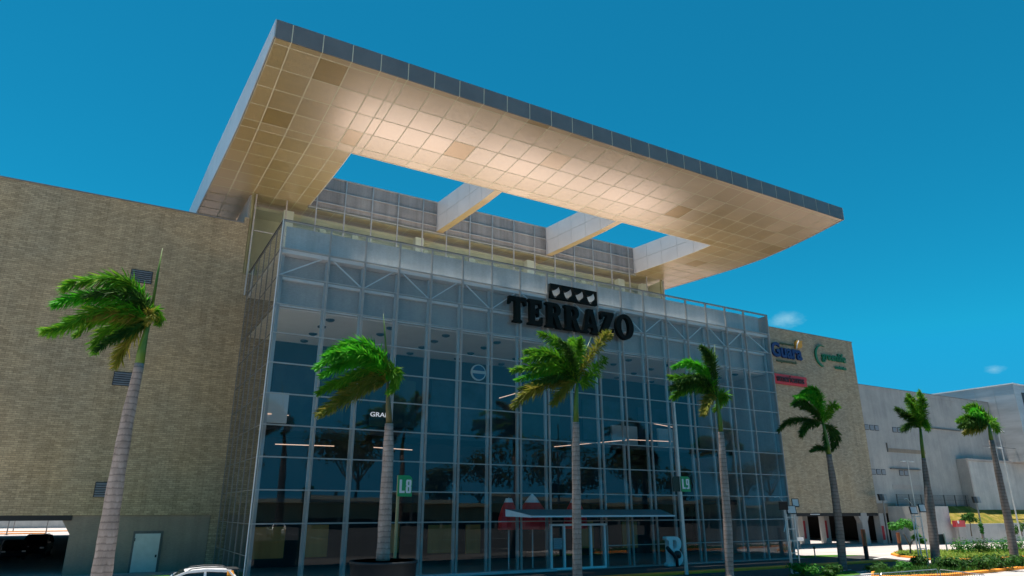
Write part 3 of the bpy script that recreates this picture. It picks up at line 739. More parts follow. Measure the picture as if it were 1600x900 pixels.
b.build('mounting_bracket', M['frame_dk'], t)

YW = YB-.13
t = thing('shop_sign', 'navy blue Guará lettering with an orange leaf on the brick', 'sign', (61.5, YW, 21))
pl = lambda x0, z0: (lambda u, v, d: (x0+u, YW-d, z0+v))
text_obj('lettering', 'Guara', 2.35, .22, M['navy'], t, pl(58.5, 20.42), .075, .92)
text_obj('small_lettering', 'supermercado', .42, .1, M['olive'], t, pl(60.2, 21.98), .012, 1.05)
text_obj('lower_lettering', 'sempre com você', .48, .1, M['olive'], t, pl(59.3, 19.78), .02, 1.0)
lf = [(.0,0)]+arc(.62,.55,.55,.62,190,60,8)+[(1.35,1.15)]+arc(.8,.62,.45,.5,20,-80,6)
curve_obj('leaf_emblem', [lf], .2, M['orange'], t, lambda u, v, d: (62.9+u*1.05, YW-d, 21.75+v*.95))
b = MB(); b.tube([(63.0,YW-.13,21.7),(63.2,YW-.13,22.25),(63.6,YW-.13,22.75)], .06, 6); b.build('leaf_vein', M['white'], t)
t = thing('shop_sign', 'green greenlife lettering beside a double curved arc on the brick', 'sign', (69.5, YW, 21))
text_obj('lettering', 'greenlife', 1.5, .2, M['green_sign'], t, pl(67.75, 20.95), .014, .92)
text_obj('lower_lettering', 'academias', .58, .1, M['green_sign'], t, pl(70.1, 20.0), .02, .95)
ring = arc(67.85, 21.35, 1.35, 1.38, 62, 268, 26) + arc(68.12, 21.37, 1.32, 1.28, 262, 72, 26)
curve_obj('arc', [ring], .15, M['green_sign'], t, lambda u, v, d: (u, YW-d, v))
t = thing('shop_sign', 'red board with dark americanas lettering on the brick', 'sign', (61.5, YW, 17.6))
cl = [(58.45,17.12),(64.0,17.12),(64.25,17.0),(64.05,17.3),(64.15,17.5),(64.05,17.75),(64.2,18.0),(64.1,18.28),(58.45,18.28)]
curve_obj('board', [cl], .2, M['red_sign'], t, lambda u, v, d: (u, YW-.0-d, v))
text_obj('lettering', 'americanas', 1.16, .1, M['red_dark'], t, lambda u, v, d: (58.75+u, YW-.16-d, 17.42+v), .02, .93)
# ================================================================== PARKING FLAG SIGNS
def flag_poly(w, h, r=.22):
    return [(0,0),(w,0),(w,h-r)] + arc(w-r, h-r, r, r, 0, 90, 6)[1:] + [(0,h)]
DIG = {'L': [[(0,0),(.62,0),(.62,.16),(.22,.16),(.22,1),(0,1)]]}
def flag_sign(px, py_top, py_bot, y, label, code, olive, ztop, tall=False):
    P = at(px, py_bot, 1, y); base = Vector((P.x, y, G))
    t = thing('parking_sign', label, 'sign', base)
    hh = at(px, py_top, 1, y).z
    b = MB(); b.tube([(P.x,y,G),(P.x,y,ztop)], .075 if not tall else [.12,.055], 12); b.build('pole', M['pole_olive'] if olive else M['pole_white'], t)
    return t, P.x, hh
t, x_, zt_ = flag_sign(622, 741, 768, -9, 'green L8 parking flag on an olive pole behind the planter', 'L8', True, 4.72)
fl = curve_obj('flag', [flag_poly(.72,.98)], .06, M['flag_green'], t, lambda u, v, d: (x_-.07+u, -9.11-d, 3.74+v))
def digits(code, x0, z0, y, par, h=.62, w=.27):
    for k, ch in enumerate(code):
        xx = x0+k*(w+.06)
        if ch == 'L': polys = [[(0,0),(1,0),(1,.17),(.42,.17),(.42,1),(0,1)]]
        else:
            o_ = arc(.5,.73,.5,.27,0,345,15) if ch == '9' else None
            if ch == '8': polys = [[(.0,.12),(.12,0),(.88,0),(1,.12),(1,.45),(.9,.52),(1,.6),(1,.88),(.88,1),(.12,1),(0,.88),(0,.6),(.1,.52),(0,.45)], [(.38,.14),(.62,.14),(.62,.44),(.38,.44)], [(.38,.6),(.62,.6),(.62,.86),(.38,.86)]]
            else: polys = [[(.12,0),(.88,0),(1,.12),(1,.88),(.88,1),(.12,1),(0,.88),(0,.5),(.12,.38),(.62,.38),(.62,.14),(.0,.14),(0,.1)], [(.38,.52),(.62,.52),(.62,.86),(.38,.86)]]
        curve_obj('digit', polys, .02, M['white'], par, lambda u, v, d, xx=xx: (xx+u*w, y-d, z0+v*h))
digits('L8', x_+.0, 3.90, -9.155, fl)
t, x_, zt_ = flag_sign(1073, 747, 897, -7, 'green L9 parking flag on a tall pale pole near the white letter', 'L9', False, 10.0, True)
f1 = curve_obj('flag', [flag_poly(.78,.95)], .05, M['flag_green'], t, lambda u, v, d: (x_-.05+u, -7.13-d, 4.25+v))
f2 = curve_obj('flag', [[(-a_, c_) for a_, c_ in flag_poly(.6,.95)]], .05, M['flag_dark'], t, lambda u, v, d: (x_-.08+u, -7.04-d, 4.25+v))
digits('L9', x_+.02, 4.42, -7.175, f1, .62, .27)

# ================================================================== BIG LETTER B
yB_ = -1.6
t = thing('letter_sculpture', 'white standing letter B with a black curved piece leaning on it before the glass', 'sculpture', (29, yB_, G))
BP = [[(0,1),(.62,1)]+arc(.62,.755,.36,.245,90,-58,10)+arc(.62,.27,.42,.27,52,-90,12)+[(0,0),(0,.1),(.14,.14),(.14,.86),(0,.9)],
      [(.40,.88),(.55,.88)]+arc(.55,.735,.14,.145,90,-90,8)+[(.40,.59)], [(.40,.45),(.57,.45)]+arc(.57,.28,.17,.17,90,-90,8)+[(.40,.11)]]
curve_obj('letter', BP, .42, M['white'], t, lambda u, v, d: (28.3+u*1.42, yB_-d, G+.02+v*1.98))
b = MB(); b.tube([(28.1,yB_-.4,.62),(28.3,yB_-.45,.38),(28.65,yB_-.45,.10),(28.9,yB_-.45,-.2),(28.93,yB_-.45,-.69)], [.12,.15,.13,.12,.11], 10)
b.tube([(29.02,yB_-.36,.1),(29.02,yB_-.56,.1)], .26, 18); b.build('black_piece', M['black'], t, True)

# ================================================================== TENTS INSIDE THE HALL
def tent(x, y, w, zt_, label):
    t = thing('pointed_tent', label, 'tent', (x, y, G), 'red and white tents')
    n = 12; prof = [(1.0, 1.9), (.86, 2.25), (.62, 2.9)]; b = MB(); rings = []
    def ringpts(r, z): return [(x+math.cos(2*math.pi*k/n)*r*w, y+math.sin(2*math.pi*k/n)*r*w*.7, z) for k in range(n)]
    rr = [(1.0,1.85),(.97,2.6),(.70,3.2),(.44,3.62)]
    for (r0, z0), (r1, z1) in zip(rr, rr[1:]):
        A, B_ = ringpts(r0, z0), ringpts(r1, z1)
        for k in range(n): b.quad(A[k], A[(k+1)%n], B_[(k+1)%n], B_[k])
    b.build('red_skirt', M['tent_red'], t, True)
    b = MB(); rr = [(.44,3.62),(.28,3.9),(.12,zt_-.15),(.02,zt_)]
    for (r0, z0), (r1, z1) in zip(rr, rr[1:]):
        A, B_ = ringpts(r0, z0), ringpts(r1, z1)
        for k in range(n): b.quad(A[k], A[(k+1)%n], B_[(k+1)%n], B_[k])
    b.build('white_peak', M['tent_white'], t, True)
    b = MB(); b.tube([(x,y,G),(x,y,zt_-.1)], .05, 8); b.build('pole', M['white'], t)
tent(19.2, 1.75, 1.35, 4.25, 'larger red and white pointed tent behind the glass above the awning end')
tent(22.7, 1.5, .95, 4.05, 'smaller red and white pointed tent behind the glass above the doors')
tent(17.2, 1.6, .8, 3.95, 'low red tent top behind the glass left of the awning')

# ================================================================== PALMS
HZ = (RT.x, RT.y)                                      # horizontal direction across the view
def palm(label, x_base, y, trunk, shaft, spear, fronds, tm, sm, seed, lw=1.0):
    """trunk / shaft: lists of (px, py, width px); fronds: lists of pixel points with a material key. All taken at the palm's own depth."""
    rng = random.Random(seed)
    P = lambda px, py, dd=0.: at(px, py, 1, y) + Vector((FW.x, FW.y, 0)).normalized()*dd
    dist = (P(*trunk[-1][:2]) - CAM).dot(FW); mpp = dist/F_PX
    base = P(trunk[0][0], trunk[0][1]); 
    root = thing('palm_tree', label, 'palm tree', (base.x, y, G if x_base is None else x_base))
    z0 = root.location.z
    pts = [P(a, b_) for a, b_, w in trunk]; rad = [w*mpp/2 for a, b_, w in trunk]
    if pts[0].z > z0+.1:
        pts = [Vector((pts[0].x, y, z0)), Vector((pts[0].x, y, z0+.35))] + pts; rad = [rad[0]*1.22, rad[0]*1.08] + rad
    # resample so the trunk swells softly
    fine, fr = [], []
    for k in range(len(pts)-1):
        for s in range(6):
            f = s/6; g = f*f*(3-2*f); fine.append(pts[k].lerp(pts[k+1], f)); fr.append((rad[k]*(1-g)+rad[k+1]*g)*(1+rng.uniform(-.045,.045)))
    fine.append(pts[-1]); fr.append(rad[-1])
    b = MB(); b.tube(fine, fr, 14); b.build('trunk', tm, root, True)
    sp = [P(a, b_) for a, b_, w in shaft]; sr = [w*mpp/2 for a, b_, w in shaft]
    b = MB(); b.tube(sp, sr, 12); b.build('crownshaft', sm, root, True)
    if spear:
        q = [P(a, b_) for a, b_ in spear]; b = MB(); b.tube(q, [.022+.012*(len(q)-k) for k in range(len(q)-1)]+[.008], 6); b.build('spear_leaf', M['shaft'], root, True)
    for i, (mk, pl) in enumerate(fronds):
        o0 = shaft[-1]; px = [(o0[0], o0[1])] + list(pl)
        dep = rng.uniform(-1, 1)*1.2; n = len(px)
        ctrl = [P(a, b_, dep*(k/(n-1))**1.3) for k, (a, b_) in enumerate([(o0[0]+(a_-o0[0])*.97, o0[1]+(c_-o0[1])*.98) for a_, c_ in px])]
        # Catmull-Rom
        spine = []
        for k in range(n-1):
            p0, p1, p2, p3 = ctrl[max(k-1,0)], ctrl[k], ctrl[k+1], ctrl[min(k+2,n-1)]
            for s in range(10):
                u = s/10; spine.append(.5*((2*p1)+(p2-p0)*u+(2*p0-5*p1+4*p2-p3)*u*u+(3*p1-p0-3*p2+p3)*u**3))
        spine.append(ctrl[-1]); K = len(spine)
        L = sum((spine[k+1]-spine[k]).length for k in range(K-1))
        b = MB(); b.tube(spine, [max(.055*(1-k/K), .008) for k in range(K)], 5, False)
        nl = int(64*L); wind = Vector((-RT.x, -RT.y, 0))
        for j in range(nl):
            f = .10 + .86*(j/nl) + rng.uniform(-.006,.006); f = min(max(f, .06), .995)
            kk = f*(K-1); k0 = int(kk); p = spine[k0].lerp(spine[min(k0+1,K-1)], kk-k0)
            tg = (spine[min(k0+2,K-1)]-spine[max(k0-1,0)]).normalized()
            a_ = tg.cross(Vector((FW.x,FW.y,0))).normalized(); c_ = tg.cross(a_).normalized()
            prof = min(1, f/.22)**.7*(1-.68*max(0,(f-.5)/.5)**1.4)
            for s_ in (0, 1):
                th = rng.gauss(0, .9) + (math.pi if s_ else 0)
                side = a_*math.cos(th) + c_*math.sin(th)*.8
                d = (tg*rng.uniform(.35,1.0) + side*rng.uniform(.6,1.1) + wind*.2 + Vector((0,0,-.28))).normalized()
                ll = .52*lw*prof*rng.uniform(.45,1.25)*(.75 if i > 7 else 1); ww = .023*rng.uniform(.7,1.5)*lw
                wv = d.cross(Vector((rng.uniform(-1,1),rng.uniform(-1,1),rng.uniform(-1,1)))).normalized()*ww
                m_ = p + d*ll*.5 + Vector((0,0,-.02)); e_ = p + d*ll + Vector((0,0,-.10*ll)) + wind*.05
                b.quad(p - wv*.5, p + wv*.5, m_ + wv, e_, m_ - wv)
        b.raw('frond', M[mk], root)
    return root
A, Bq, Dk, Y = 'frond', 'frond_br', 'frond_dk', 'frond_yel'
palm('leftmost palm with a broad crown blown left, standing in front of the olive brick wall', None, -12,
 [(160,890,27),(180,760,22),(199,655,18.5),(218,568,14)], [(218,568,14),(222,545,12),(228,520,8),(234,500,5)], [(238,478),(246,430),(254,388)],
 [(A,[(213,450),(184,437),(132,444),(110,459)]),(Bq,[(205,478),(160,466),(124,472),(100,488)]),(A,[(190,486),(150,496),(108,503),(68,526)]),(A,[(202,497),(161,507),(132,526),(122,545)]),
  (Y,[(210,512),(184,533),(167,550),(151,566)]),(A,[(195,488),(150,488),(110,515),(78,524)]),(Bq,[(222,462),(195,448),(160,452),(128,468)]),(Dk,[(205,505),(170,512),(140,522)]),
  (Y,[(196,494),(165,492),(138,503)]),(A,[(240,482),(247,490),(244,505)]),(Dk,[(225,470),(190,462),(150,474)]),(Dk,[(210,517),(190,530),(165,556)]),(A,[(215,480),(180,480),(130,500),(96,522)]),(Y,[(232,488),(243,494),(240,512)])],
 M['trunk'], M['shaft'], 1, 1.12)
palm('palm with pinkish trunk growing out of the round black planter', .9, -10.6,
 [(598,878,20),(602,800,19),(606,720,17),(608,662,13)], [(608,662,10),(607,640,9),(606,616,6),(606,596,4)], [(605,575),(602,530),(599,490)],
 [(Bq,[(597,558),(575,538),(550,534),(527,542),(510,552)]),(Bq,[(583,560),(550,551),(520,562),(496,582)]),(Bq,[(580,566),(552,566),(528,578),(504,594)]),(A,[(577,577),(542,590),(515,602),(492,616)]),
  (Y,[(594,586),(570,596),(535,617),(491,652)]),(Y,[(590,594),(556,618),(528,636),(503,655)]),(A,[(617,574),(621,592),(613,614)]),(Bq,[(590,572),(565,552),(535,556),(512,566)]),
  (Dk,[(588,580),(560,580),(535,594),(510,604)]),(A,[(600,566),(585,548),(560,545)]),(Y,[(592,598),(565,610),(530,632)]),(A,[(612,580),(618,600),(608,618)]),(Dk,[(590,584),(560,590),(525,610)]),(Bq,[(586,563),(556,558),(524,574)])],
 M['trunk'], M['shaft_br'], 2, 1.1)
palm('palm with a ragged spread crown below the TERRAZO letters', None, -12,
 [(902,890,14),(901,800,13.5),(900,720,12.5),(900,660,10)], [(900,660,9),(900,635,8),(901,612,6),(902,598,4)], [(908,570),(916,548),(924,526)],
 [(A,[(889,555),(870,530),(840,513)]),(A,[(905,556),(903,534),(895,520)]),(A,[(881,569),(853,549),(816,548)]),(A,[(880,578),(844,573),(792,581)]),(Y,[(884,588),(844,602),(819,614),(797,634)]),
  (Y,[(890,599),(876,614),(862,632)]),(A,[(916,594),(931,577),(948,559)]),(A,[(876,560),(850,556),(815,562)]),(Bq,[(880,575),(850,580),(800,594)]),(Dk,[(888,584),(862,592),(830,600)]),
  (Dk,[(896,575),(888,548),(870,535)]),(Y,[(916,565),(936,538),(951,523),(953,533)]),(A,[(898,570),(906,545),(905,530)]),(Dk,[(886,590),(850,592),(806,604)])],
 M['trunk'], M['shaft'], 3, 1.22)
palm('palm with one bright frond and a hanging yellow one, right of the tall pale pole', None, -12,
 [(1140,898,12.5),(1137,820,12.5),(1131,740,11.5),(1126.5,675,8.5)], [(1126.5,675,7.5),(1125,655,7),(1122,636,5),(1120,622,4)], [(1118,590),(1117,560),(1117,538)],
 [(Bq,[(1105,586),(1091,571),(1072,565),(1047,574)]),(Dk,[(1112,575),(1105,553),(1089,543)]),(A,[(1096,593),(1066,591),(1041,589)]),(A,[(1096,604),(1066,608),(1047,624)]),(Y,[(1108,621),(1099,632),(1094,652)]),
  (A,[(1127,614),(1134,617),(1131,630)]),(Dk,[(1094,602),(1064,600),(1043,609)]),(Dk,[(1114,570),(1113,552),(1108,545)]),(Dk,[(1100,594),(1075,590),(1050,598)]),(A,[(1112,600),(1090,600),(1060,616)]),(Y,[(1112,622),(1104,634),(1100,648)]),(A,[(1128,620),(1130,628),(1122,640)])],
 M['trunk'], M['shaft'], 4, 1.15)
palm('dark trunked palm with one frond hanging right, in front of the shop sign wall', None, -9.9,
 [(1318,893,11.5),(1311,820,11.5),(1303,760,10.5),(1295,710,8)], [(1295,710,7.5),(1293,695,6.5),(1289,675,5),(1286,662,3.5)], [(1284,640),(1279,620),(1276,606)],
 [(Bq,[(1282,628),(1272,609),(1255,612),(1229,635)]),(Bq,[(1276,632),(1258,621),(1230,622)]),(Dk,[(1274,658),(1250,654),(1233,658),(1220,673)]),(Dk,[(1266,661),(1254,670),(1249,684)]),(A,[(1292,645),(1297,633),(1303,640)]),
  (Dk,[(1301,667),(1309,678),(1311,692),(1302,706)]),(Dk,[(1268,640),(1250,628),(1232,636)]),(Bq,[(1280,625),(1266,608),(1248,617)]),(Dk,[(1276,645),(1262,636),(1246,638)]),(A,[(1294,650),(1299,642),(1302,634)]),(Dk,[(1299,672),(1304,686),(1306,698)]),(Dk,[(1290,698),(1278,699),(1265,706)])],
 M['trunk_dk'], M['shaft'], 5, 1.05)
palm('slim palm with upright tuft of fronds, behind the second floodlight tower', None, -9.8,
 [(1463,884,13),(1459,840,13),(1453,790,12.5),(1447,745,8.5),(1443,716,6)], [(1443,716,5.5),(1440,690,5),(1438,670,3.5)], None,
 [(A,[(1438,648),(1433,625),(1425,612)]),(A,[(1430,648),(1418,632),(1407,624)]),(Dk,[(1428,652),(1416,641),(1408,634)]),(Dk,[(1430,660),(1424,664),(1421,670)]),(Dk,[(1441,650),(1439,632),(1434,620)]),(A,[(1434,645),(1424,625),(1416,616)]),(Dk,[(1432,654),(1422,648),(1412,646)]),(A,[(1440,655),(1442,664),(1441,674)])],
 M['trunk_dk'], M['shaft'], 6, 1.15)
palm('rightmost palm with fronds blown left, in front of the grey concrete hall', None, -13.6,
 [(1588,886,12),(1577,820,11.5),(1562,750,9.5),(1549,688,7)], [(1549,688,6),(1547,676,5),(1545,664,3.5)], [(1545,650),(1544,636)],
 [(A,[(1535,645),(1520,634),(1501,637)]),(Bq,[(1531,650),(1517,643),(1504,648)]),(A,[(1524,653),(1508,652),(1493,658)]),(Dk,[(1526,662),(1510,662),(1495,668)]),(Y,[(1530,668),(1518,670),(1508,677)]),(A,[(1552,657),(1560,655),(1563,664)]),(A,[(1553,664),(1558,668),(1558,673)]),(Dk,[(1532,654),(1516,656),(1500,662)]),(Dk,[(1538,648),(1526,640),(1512,642)]),(A,[(1549,656),(1555,652),(1560,656)])],
 M['trunk_dk'], M['shaft'], 8, 1.15)

# planter
P = at(600, 872, 1, -10.6); cx_ = P.x
t = thing('round_planter', 'large round black planter holding the palm with pinkish trunk', 'planter', (cx_, -10.6, G))
b = MB(); prof = [(G,1.32),(G+.1,1.36),(.2,1.40),(.90,1.44),(.92,1.48),(1.02,1.48),(1.02,1.38),(.8,1.36)]
b.tube([(cx_,-10.6,z) for z, r in prof], [r for z, r in prof], 40, False); b.build('tub', M['black_pot'], t, True)
b = MB(); b.tube([(cx_,-10.6,.78),(cx_,-10.6,.9),(cx_,-10.6,.93)], [1.34,1.34,.5], 32); b.build('soil', M['soil'], t)

# ================================================================== SHRUBS, HEDGES, SAPLINGS
def leaf_cluster(b, c, r, n, size, rng, flat=1.0):
    for _ in range(n):
        d = Vector((rng.gauss(0,1), rng.gauss(0,1), rng.gauss(0,1))).normalized()
        f = rng.random()**.45; p = Vector(c) + Vector((d.x*r[0], d.y*r[1], d.z*r[2]))*f*(1+.18*math.sin(7*d.x+3*d.z+c[0]))
        if p.z < G+.02: p.z = G+.02+rng.random()*.1
        a_ = Vector((rng.gauss(0,1), rng.gauss(0,1), rng.gauss(0,.6))).normalized(); n_ = (d+Vector((0,0,.5))+a_*.7).normalized(); u_ = n_.cross(a_).normalized(); v_ = n_.cross(u_)
        s_ = size*rng.uniform(.6,1.3); b.quad(p - u_*s_, p + v_*s_*.45, p + u_*s_, p - v_*s_*.45)
def shrub(px, py, h, w, label, seed, m='bush', group='shrubs along the kerb beds', size=.10):
    h *= .62; w *= .8
    P = gnd(px, py); rng = random.Random(seed)
    t = thing('shrub', label, 'shrub', (P.x, P.y, G), group)
    b = MB()
    for k in range(5):
        ang = rng.uniform(0, 6.28); b.tube([(P.x,P.y,G),(P.x+math.cos(ang)*w*.25,P.y+math.sin(ang)*w*.25,G+h*.6)], [.03,.012], 5)
    b.build('stem', M['bark'], t)
    b = MB()
    for k in range(7):
        ang = rng.uniform(0,6.28); rr = rng.uniform(0,.45)*w
        leaf_cluster(b, (P.x+math.cos(ang)*rr, P.y+math.sin(ang)*rr, G+h*rng.uniform(.35,.72)), (w*.36,w*.36,h*.34), 150, size, rng)
    b.raw('foliage', M[m], t)
shrub(1256,900,1.35,2.1,'bright green low shrub at the foot of the left floodlight tower',21,'bush_br')
shrub(1300,901,1.2,1.2,'small dark shrub beside the bright green one',22)
shrub(1376,895,1.0,1.7,'low shrub behind the left end of the crowd barrier',23)
shrub(1411,894,1.15,1.2,'narrow low shrub between barrier and plaza',24,'bush_br')
shrub(1437,889,1.4,1.3,'upright shrub left of the second floodlight tower',25)
shrub(1482,892,1.6,1.7,'loose spiky shrub right of the second floodlight tower',26)
shrub(1503,894,1.55,1.9,'rounded shrub second from the tower',27)
shrub(1530,893,1.75,2.3,'full rounded dark shrub between two gaps of sunlit paving',28)
shrub(1568,891,1.7,2.5,'largest rounded shrub beside the rightmost palm',29)
shrub(1600,888,1.3,1.6,'shrub cut by the right edge of the picture',30)
def hedge(p, q, h, w, label, seed):
    a, c = gnd(*p), gnd(*q); rng = random.Random(seed); L = (c-a).length; d = (c-a)/L
    t = thing('hedge', label, 'hedge', (a.x, a.y, G), 'clipped hedges on the yellow kerbed island'); b = MB(); n = int(L/.7)+1
    for k in range(n):
        p_ = a + d*(L*(k+.5)/n); leaf_cluster(b, (p_.x+rng.uniform(-.15,.15), p_.y+rng.uniform(-.15,.15), G+h*.52), (.62,w*.55,h*.5*rng.uniform(.85,1.1)), 190, .10, rng)
    b.raw('foliage', M['bush_br' if seed % 2 else 'bush'], t)
    b = MB()
    for k in range(n): p_ = a + d*(L*(k+.5)/n); b.tube([(p_.x,p_.y,G),(p_.x,p_.y,G+h*.5)], .03, 5)
    b.build('stem', M['bark'], t)
hedge((1492,868),(1519,868),1.45,1.0,'left clipped hedge section on the kerbed island',41)
hedge((1521,867.5),(1544,867),1.45,1.0,'middle clipped hedge section on the kerbed island',42)
hedge((1547,867),(1640,865),1.45,1.0,'long right clipped hedge section behind the rightmost palm',43)
# island
fr_ = [(1392,867),(1402,870),(1450,875.5),(1500,876),(1560,874),(1660,869)]; bk_ = [(1660,861),(1560,861),(1500,862),(1450,863),(1402,863.5)]
pts = [gnd(*q) for q in fr_+bk_]
b = MB(); b.prism([(p.x,p.y,G) for p in pts], (0,0,.14)); struct(b.build('kerb_island', M['yellow']))
cen = sum(pts, Vector())/len(pts)
inn = [p + (cen-p).normalized()*.35 for p in pts]
b = MB(); b.prism([(p.x,p.y,G+.1) for p in inn], (0,0,.06)); struct(b.build('soil_bed', M['soil']))
rng = random.Random(50); b = MB()
def in_poly(x, y, poly):
    r_ = False; j = len(poly)-1
    for i in range(len(poly)):
        if (poly[i].y > y) != (poly[j].y > y) and x < (poly[j].x-poly[i].x)*(y-poly[i].y)/(poly[j].y-poly[i].y)+poly[i].x: r_ = not r_
        j = i
    return r_
xs_ = [p.x for p in inn]; ys2 = [p.y for p in inn]; cnt = 0
while cnt < 7000:
    x, y = rng.uniform(min(xs_), max(xs_)), rng.uniform(min(ys2), max(ys2))
    if in_poly(x, y, inn):
        cnt += 1; a_ = rng.uniform(0,6.28); h_ = rng.uniform(.08,.24); w_ = .05; q = Vector((x,y,G+.15)); e = q+Vector((math.cos(a_)*.15,math.sin(a_)*.15,h_)); s_ = Vector((-math.sin(a_)*w_,math.cos(a_)*w_,0))
        b.quad(q-s_, q+s_, e)
struct(b.raw('ground_cover', M['cover']), 'stuff')
sheet('shrub_bed', [tuple(gnd(*q)) for q in ((1232,898),(1290,895),(1335,893),(1345,898),(1300,905),(1240,908))], G+.03, M['grass'])
# front bed with orange kerb
f2_ = [(1700,880),(1600,889.5),(1535,896.5),(1480,902),(1400,905),(1362,904)]; b2_ = [(1362,897),(1400,892),(1480,887),(1560,883),(1700,875)]
pts = [gnd(*q) for q in f2_+b2_]
b = MB(); b.prism([(p.x,p.y,G) for p in pts], (0,0,.15)); struct(b.build('kerb_bed', M['yellow']))
cen = sum(pts, Vector())/len(pts)
kb = [gnd(a_, c_) for a_, c_ in ((1690,879),(1600,887.6),(1535,894.5),(1480,900),(1400,903.4),(1366,902.8),(1366,898),(1400,893),(1480,887),(1560,884),(1690,876.5))]
b = MB(); b.prism([(p.x,p.y,G+.1) for p in kb], (0,0,.06)); struct(b.build('flower_bed', M['soil']))
b = MB(); rng = random.Random(51); xs_ = [p.x for p in kb]; ys2 = [p.y for p in kb]; cnt = 0
while cnt < 3500:
    x, y = rng.uniform(min(xs_), max(xs_)), rng.uniform(min(ys2), max(ys2))
    if in_poly(x, y, kb):
        cnt += 1; a_ = rng.uniform(0,6.28); q = Vector((x,y,G+.15)); e = q+Vector((math.cos(a_)*.12,math.sin(a_)*.12,rng.uniform(.1,.3))); s_ = Vector((-math.sin(a_)*.04,math.cos(a_)*.04,0)); b.quad(q-s_, q+s_, e)
struct(b.raw('grass', M['bush']), 'stuff')

def sapling(label, base_px, zg, y, branches, crowns, seed, m='bush_br', n=260, size=.13):
    rng = random.Random(seed)
    B0 = at(*base_px, 1, y) if y is not None else gnd(*base_px); yy = B0.y
    t = thing('young_tree', label, 'tree', (B0.x, yy, B0.z if y is not None else G)); b = MB()
    for br in branches:
        b.tube([B0 if k == 0 and q is None else at(q[0], q[1], 1, yy) for k, q in enumerate(br)], [.07*(1-.6*k/len(br)) for k in range(len(br))], 6)
    b.build('trunk', M['bark'], t); b = MB()
    for (px, py, rw, rh) in crowns:
        c = at(px, py, 1, yy); s_ = (c-CAM).dot(FW)/F_PX; leaf_cluster(b, c, (rw*s_, rw*s_*.9, rh*s_), n, size, rng)
    b.raw('crown', M[m], t); return t
sapling('young tree with two leafy tiers on the kerbed island, between totem and floodlight tower', (1423,869), None, None,
 [[None,(1422,853),(1417,843),(1412,834)],[(1422,853),(1424,847),(1430,842)]], [(1402,821,13,6),(1414,816,14,6),(1425,823,9,5),(1433,839,9,5),(1441,845,7,4),(1396,824,8,4)], 61)
sapling('thin tree with drooping crown in front of the dry grass bank', (1518.5,838), None, 6.3,
 [[None,(1517,828),(1516,816)]], [(1510,808,9,5),(1520,812,9,5),(1504,813,6,4),(1515,805,7,4)], 62, 'bush', 150, .16)
sapling('small narrow tree right of the drooping one before the bank', (1535,842), None, 6.2,
 [[None,(1534,832),(1533,822)]], [(1533,822,4,8),(1534,830,3,5)], 63, 'bush_br', 120, .14)
sapling('leafy green tree behind the rightmost palm, near the thin lamp poles', (1597,838), None, 5.6,
 [[None,(1596,828),(1594,822)]], [(1592,826,9,6),(1600,820,7,6),(1585,831,5,4)], 64, 'bush', 150, .15)

# ================================================================== TOTEMS, LAMPS, TOWERS, BARRIERS
for (bx, by, tx, ty, lb) in ((1355,874,1352,827,'rust brown and black totem post left of the yellow kerbed island'), (1407.5,862,1404,832,'rust brown and black totem post behind the young island tree')):
    P = gnd(bx, by); h = at(tx, ty, 1, P.y).z - G
    t = thing('totem_post', lb, 'post', (P.x, P.y, G), 'rust brown totem posts on the plaza')
    b = MB(); b.tube([(P.x,P.y,G),(P.x,P.y,G+h*.44)], .17, 14); b.build('lower_post', M['black'], t)
    b = MB(); b.tube([(P.x,P.y,G+h*.44+.002),(P.x,P.y,G+h)], .17, 14); b.build('upper_post', M['corten'], t)
    b = MB(); b.box(P.x-.3,P.x+.3,P.y-.3,P.y+.3,G,G+.05); b.build('base', M['black'], t)
    b = MB(); b.box(P.x-.03,P.x+.05,P.y-.2,P.y-.165,G+h*.55,G+h*.85); b.build('marking', M['pole_olive'], t)
def flood_tower(label, bx, by, ty, y, heads):
    P = at(bx, by, 1, y); zt_ = at(bx, ty, 1, y).z
    t = thing('floodlight_tower', label, 'light tower', (P.x, y, G), 'aluminium floodlight towers'); b = MB()
    lean = .0
    for dx, dy in ((-.36,0),(.36,0),(0,.4)): b.tube([(P.x+dx,y+dy,G),(P.x+dx,y+dy,zt_)], .045, 8)
    b.build('chords', M['alu'], t); b = MB(); k = 0; z = G+.5
    while z < zt_:
        b.bar((P.x-.36,y,z),(P.x+.36,y,z),.05,.05); b.bar((P.x-.36,y,z),(P.x,y+.4,z),.03,.03); b.bar((P.x+.36,y,z),(P.x,y+.4,z),.03,.03); z += .72
    b.build('rungs', M['alu'], t)
    for (hx, hz, w, h, yaw, m_) in heads:
        M_ = Matrix.Rotation(yaw, 3, 'Z') @ Matrix.Rotation(R(-12), 3, 'X'); c = Vector((P.x+hx, y-.25, zt_+hz))
        def bx_(w, d0, d1, h): return [c + M_ @ Vector(q) for q in ((-w/2,d0,-h/2),(w/2,d0,-h/2),(w/2,d0,h/2),(-w/2,d0,h/2))], M_ @ Vector((0,d1-d0,0))
        pl, d = bx_(w, 0, .12, h); b = MB(); b.prism(pl, d); hd = b.build('floodlight', M['black'], t)
        pl, d = bx_(w*.84, -.015, -.002, h*.84); b = MB(); b.prism(pl, d); b.build('lens', m_, hd)
    b = MB(); b.tube([(P.x-.36,y,zt_-.75),(P.x-.6,y-.1,zt_-.85),(P.x-.95,y-.15,zt_-1.4)], .025, 6); b.tube([(P.x-.4,y,zt_+.3),(P.x-.9,y,zt_+.75),(P.x-1.3,y,zt_+.7)], .02, 6); b.build('cable', M['alu'], t)
    return t
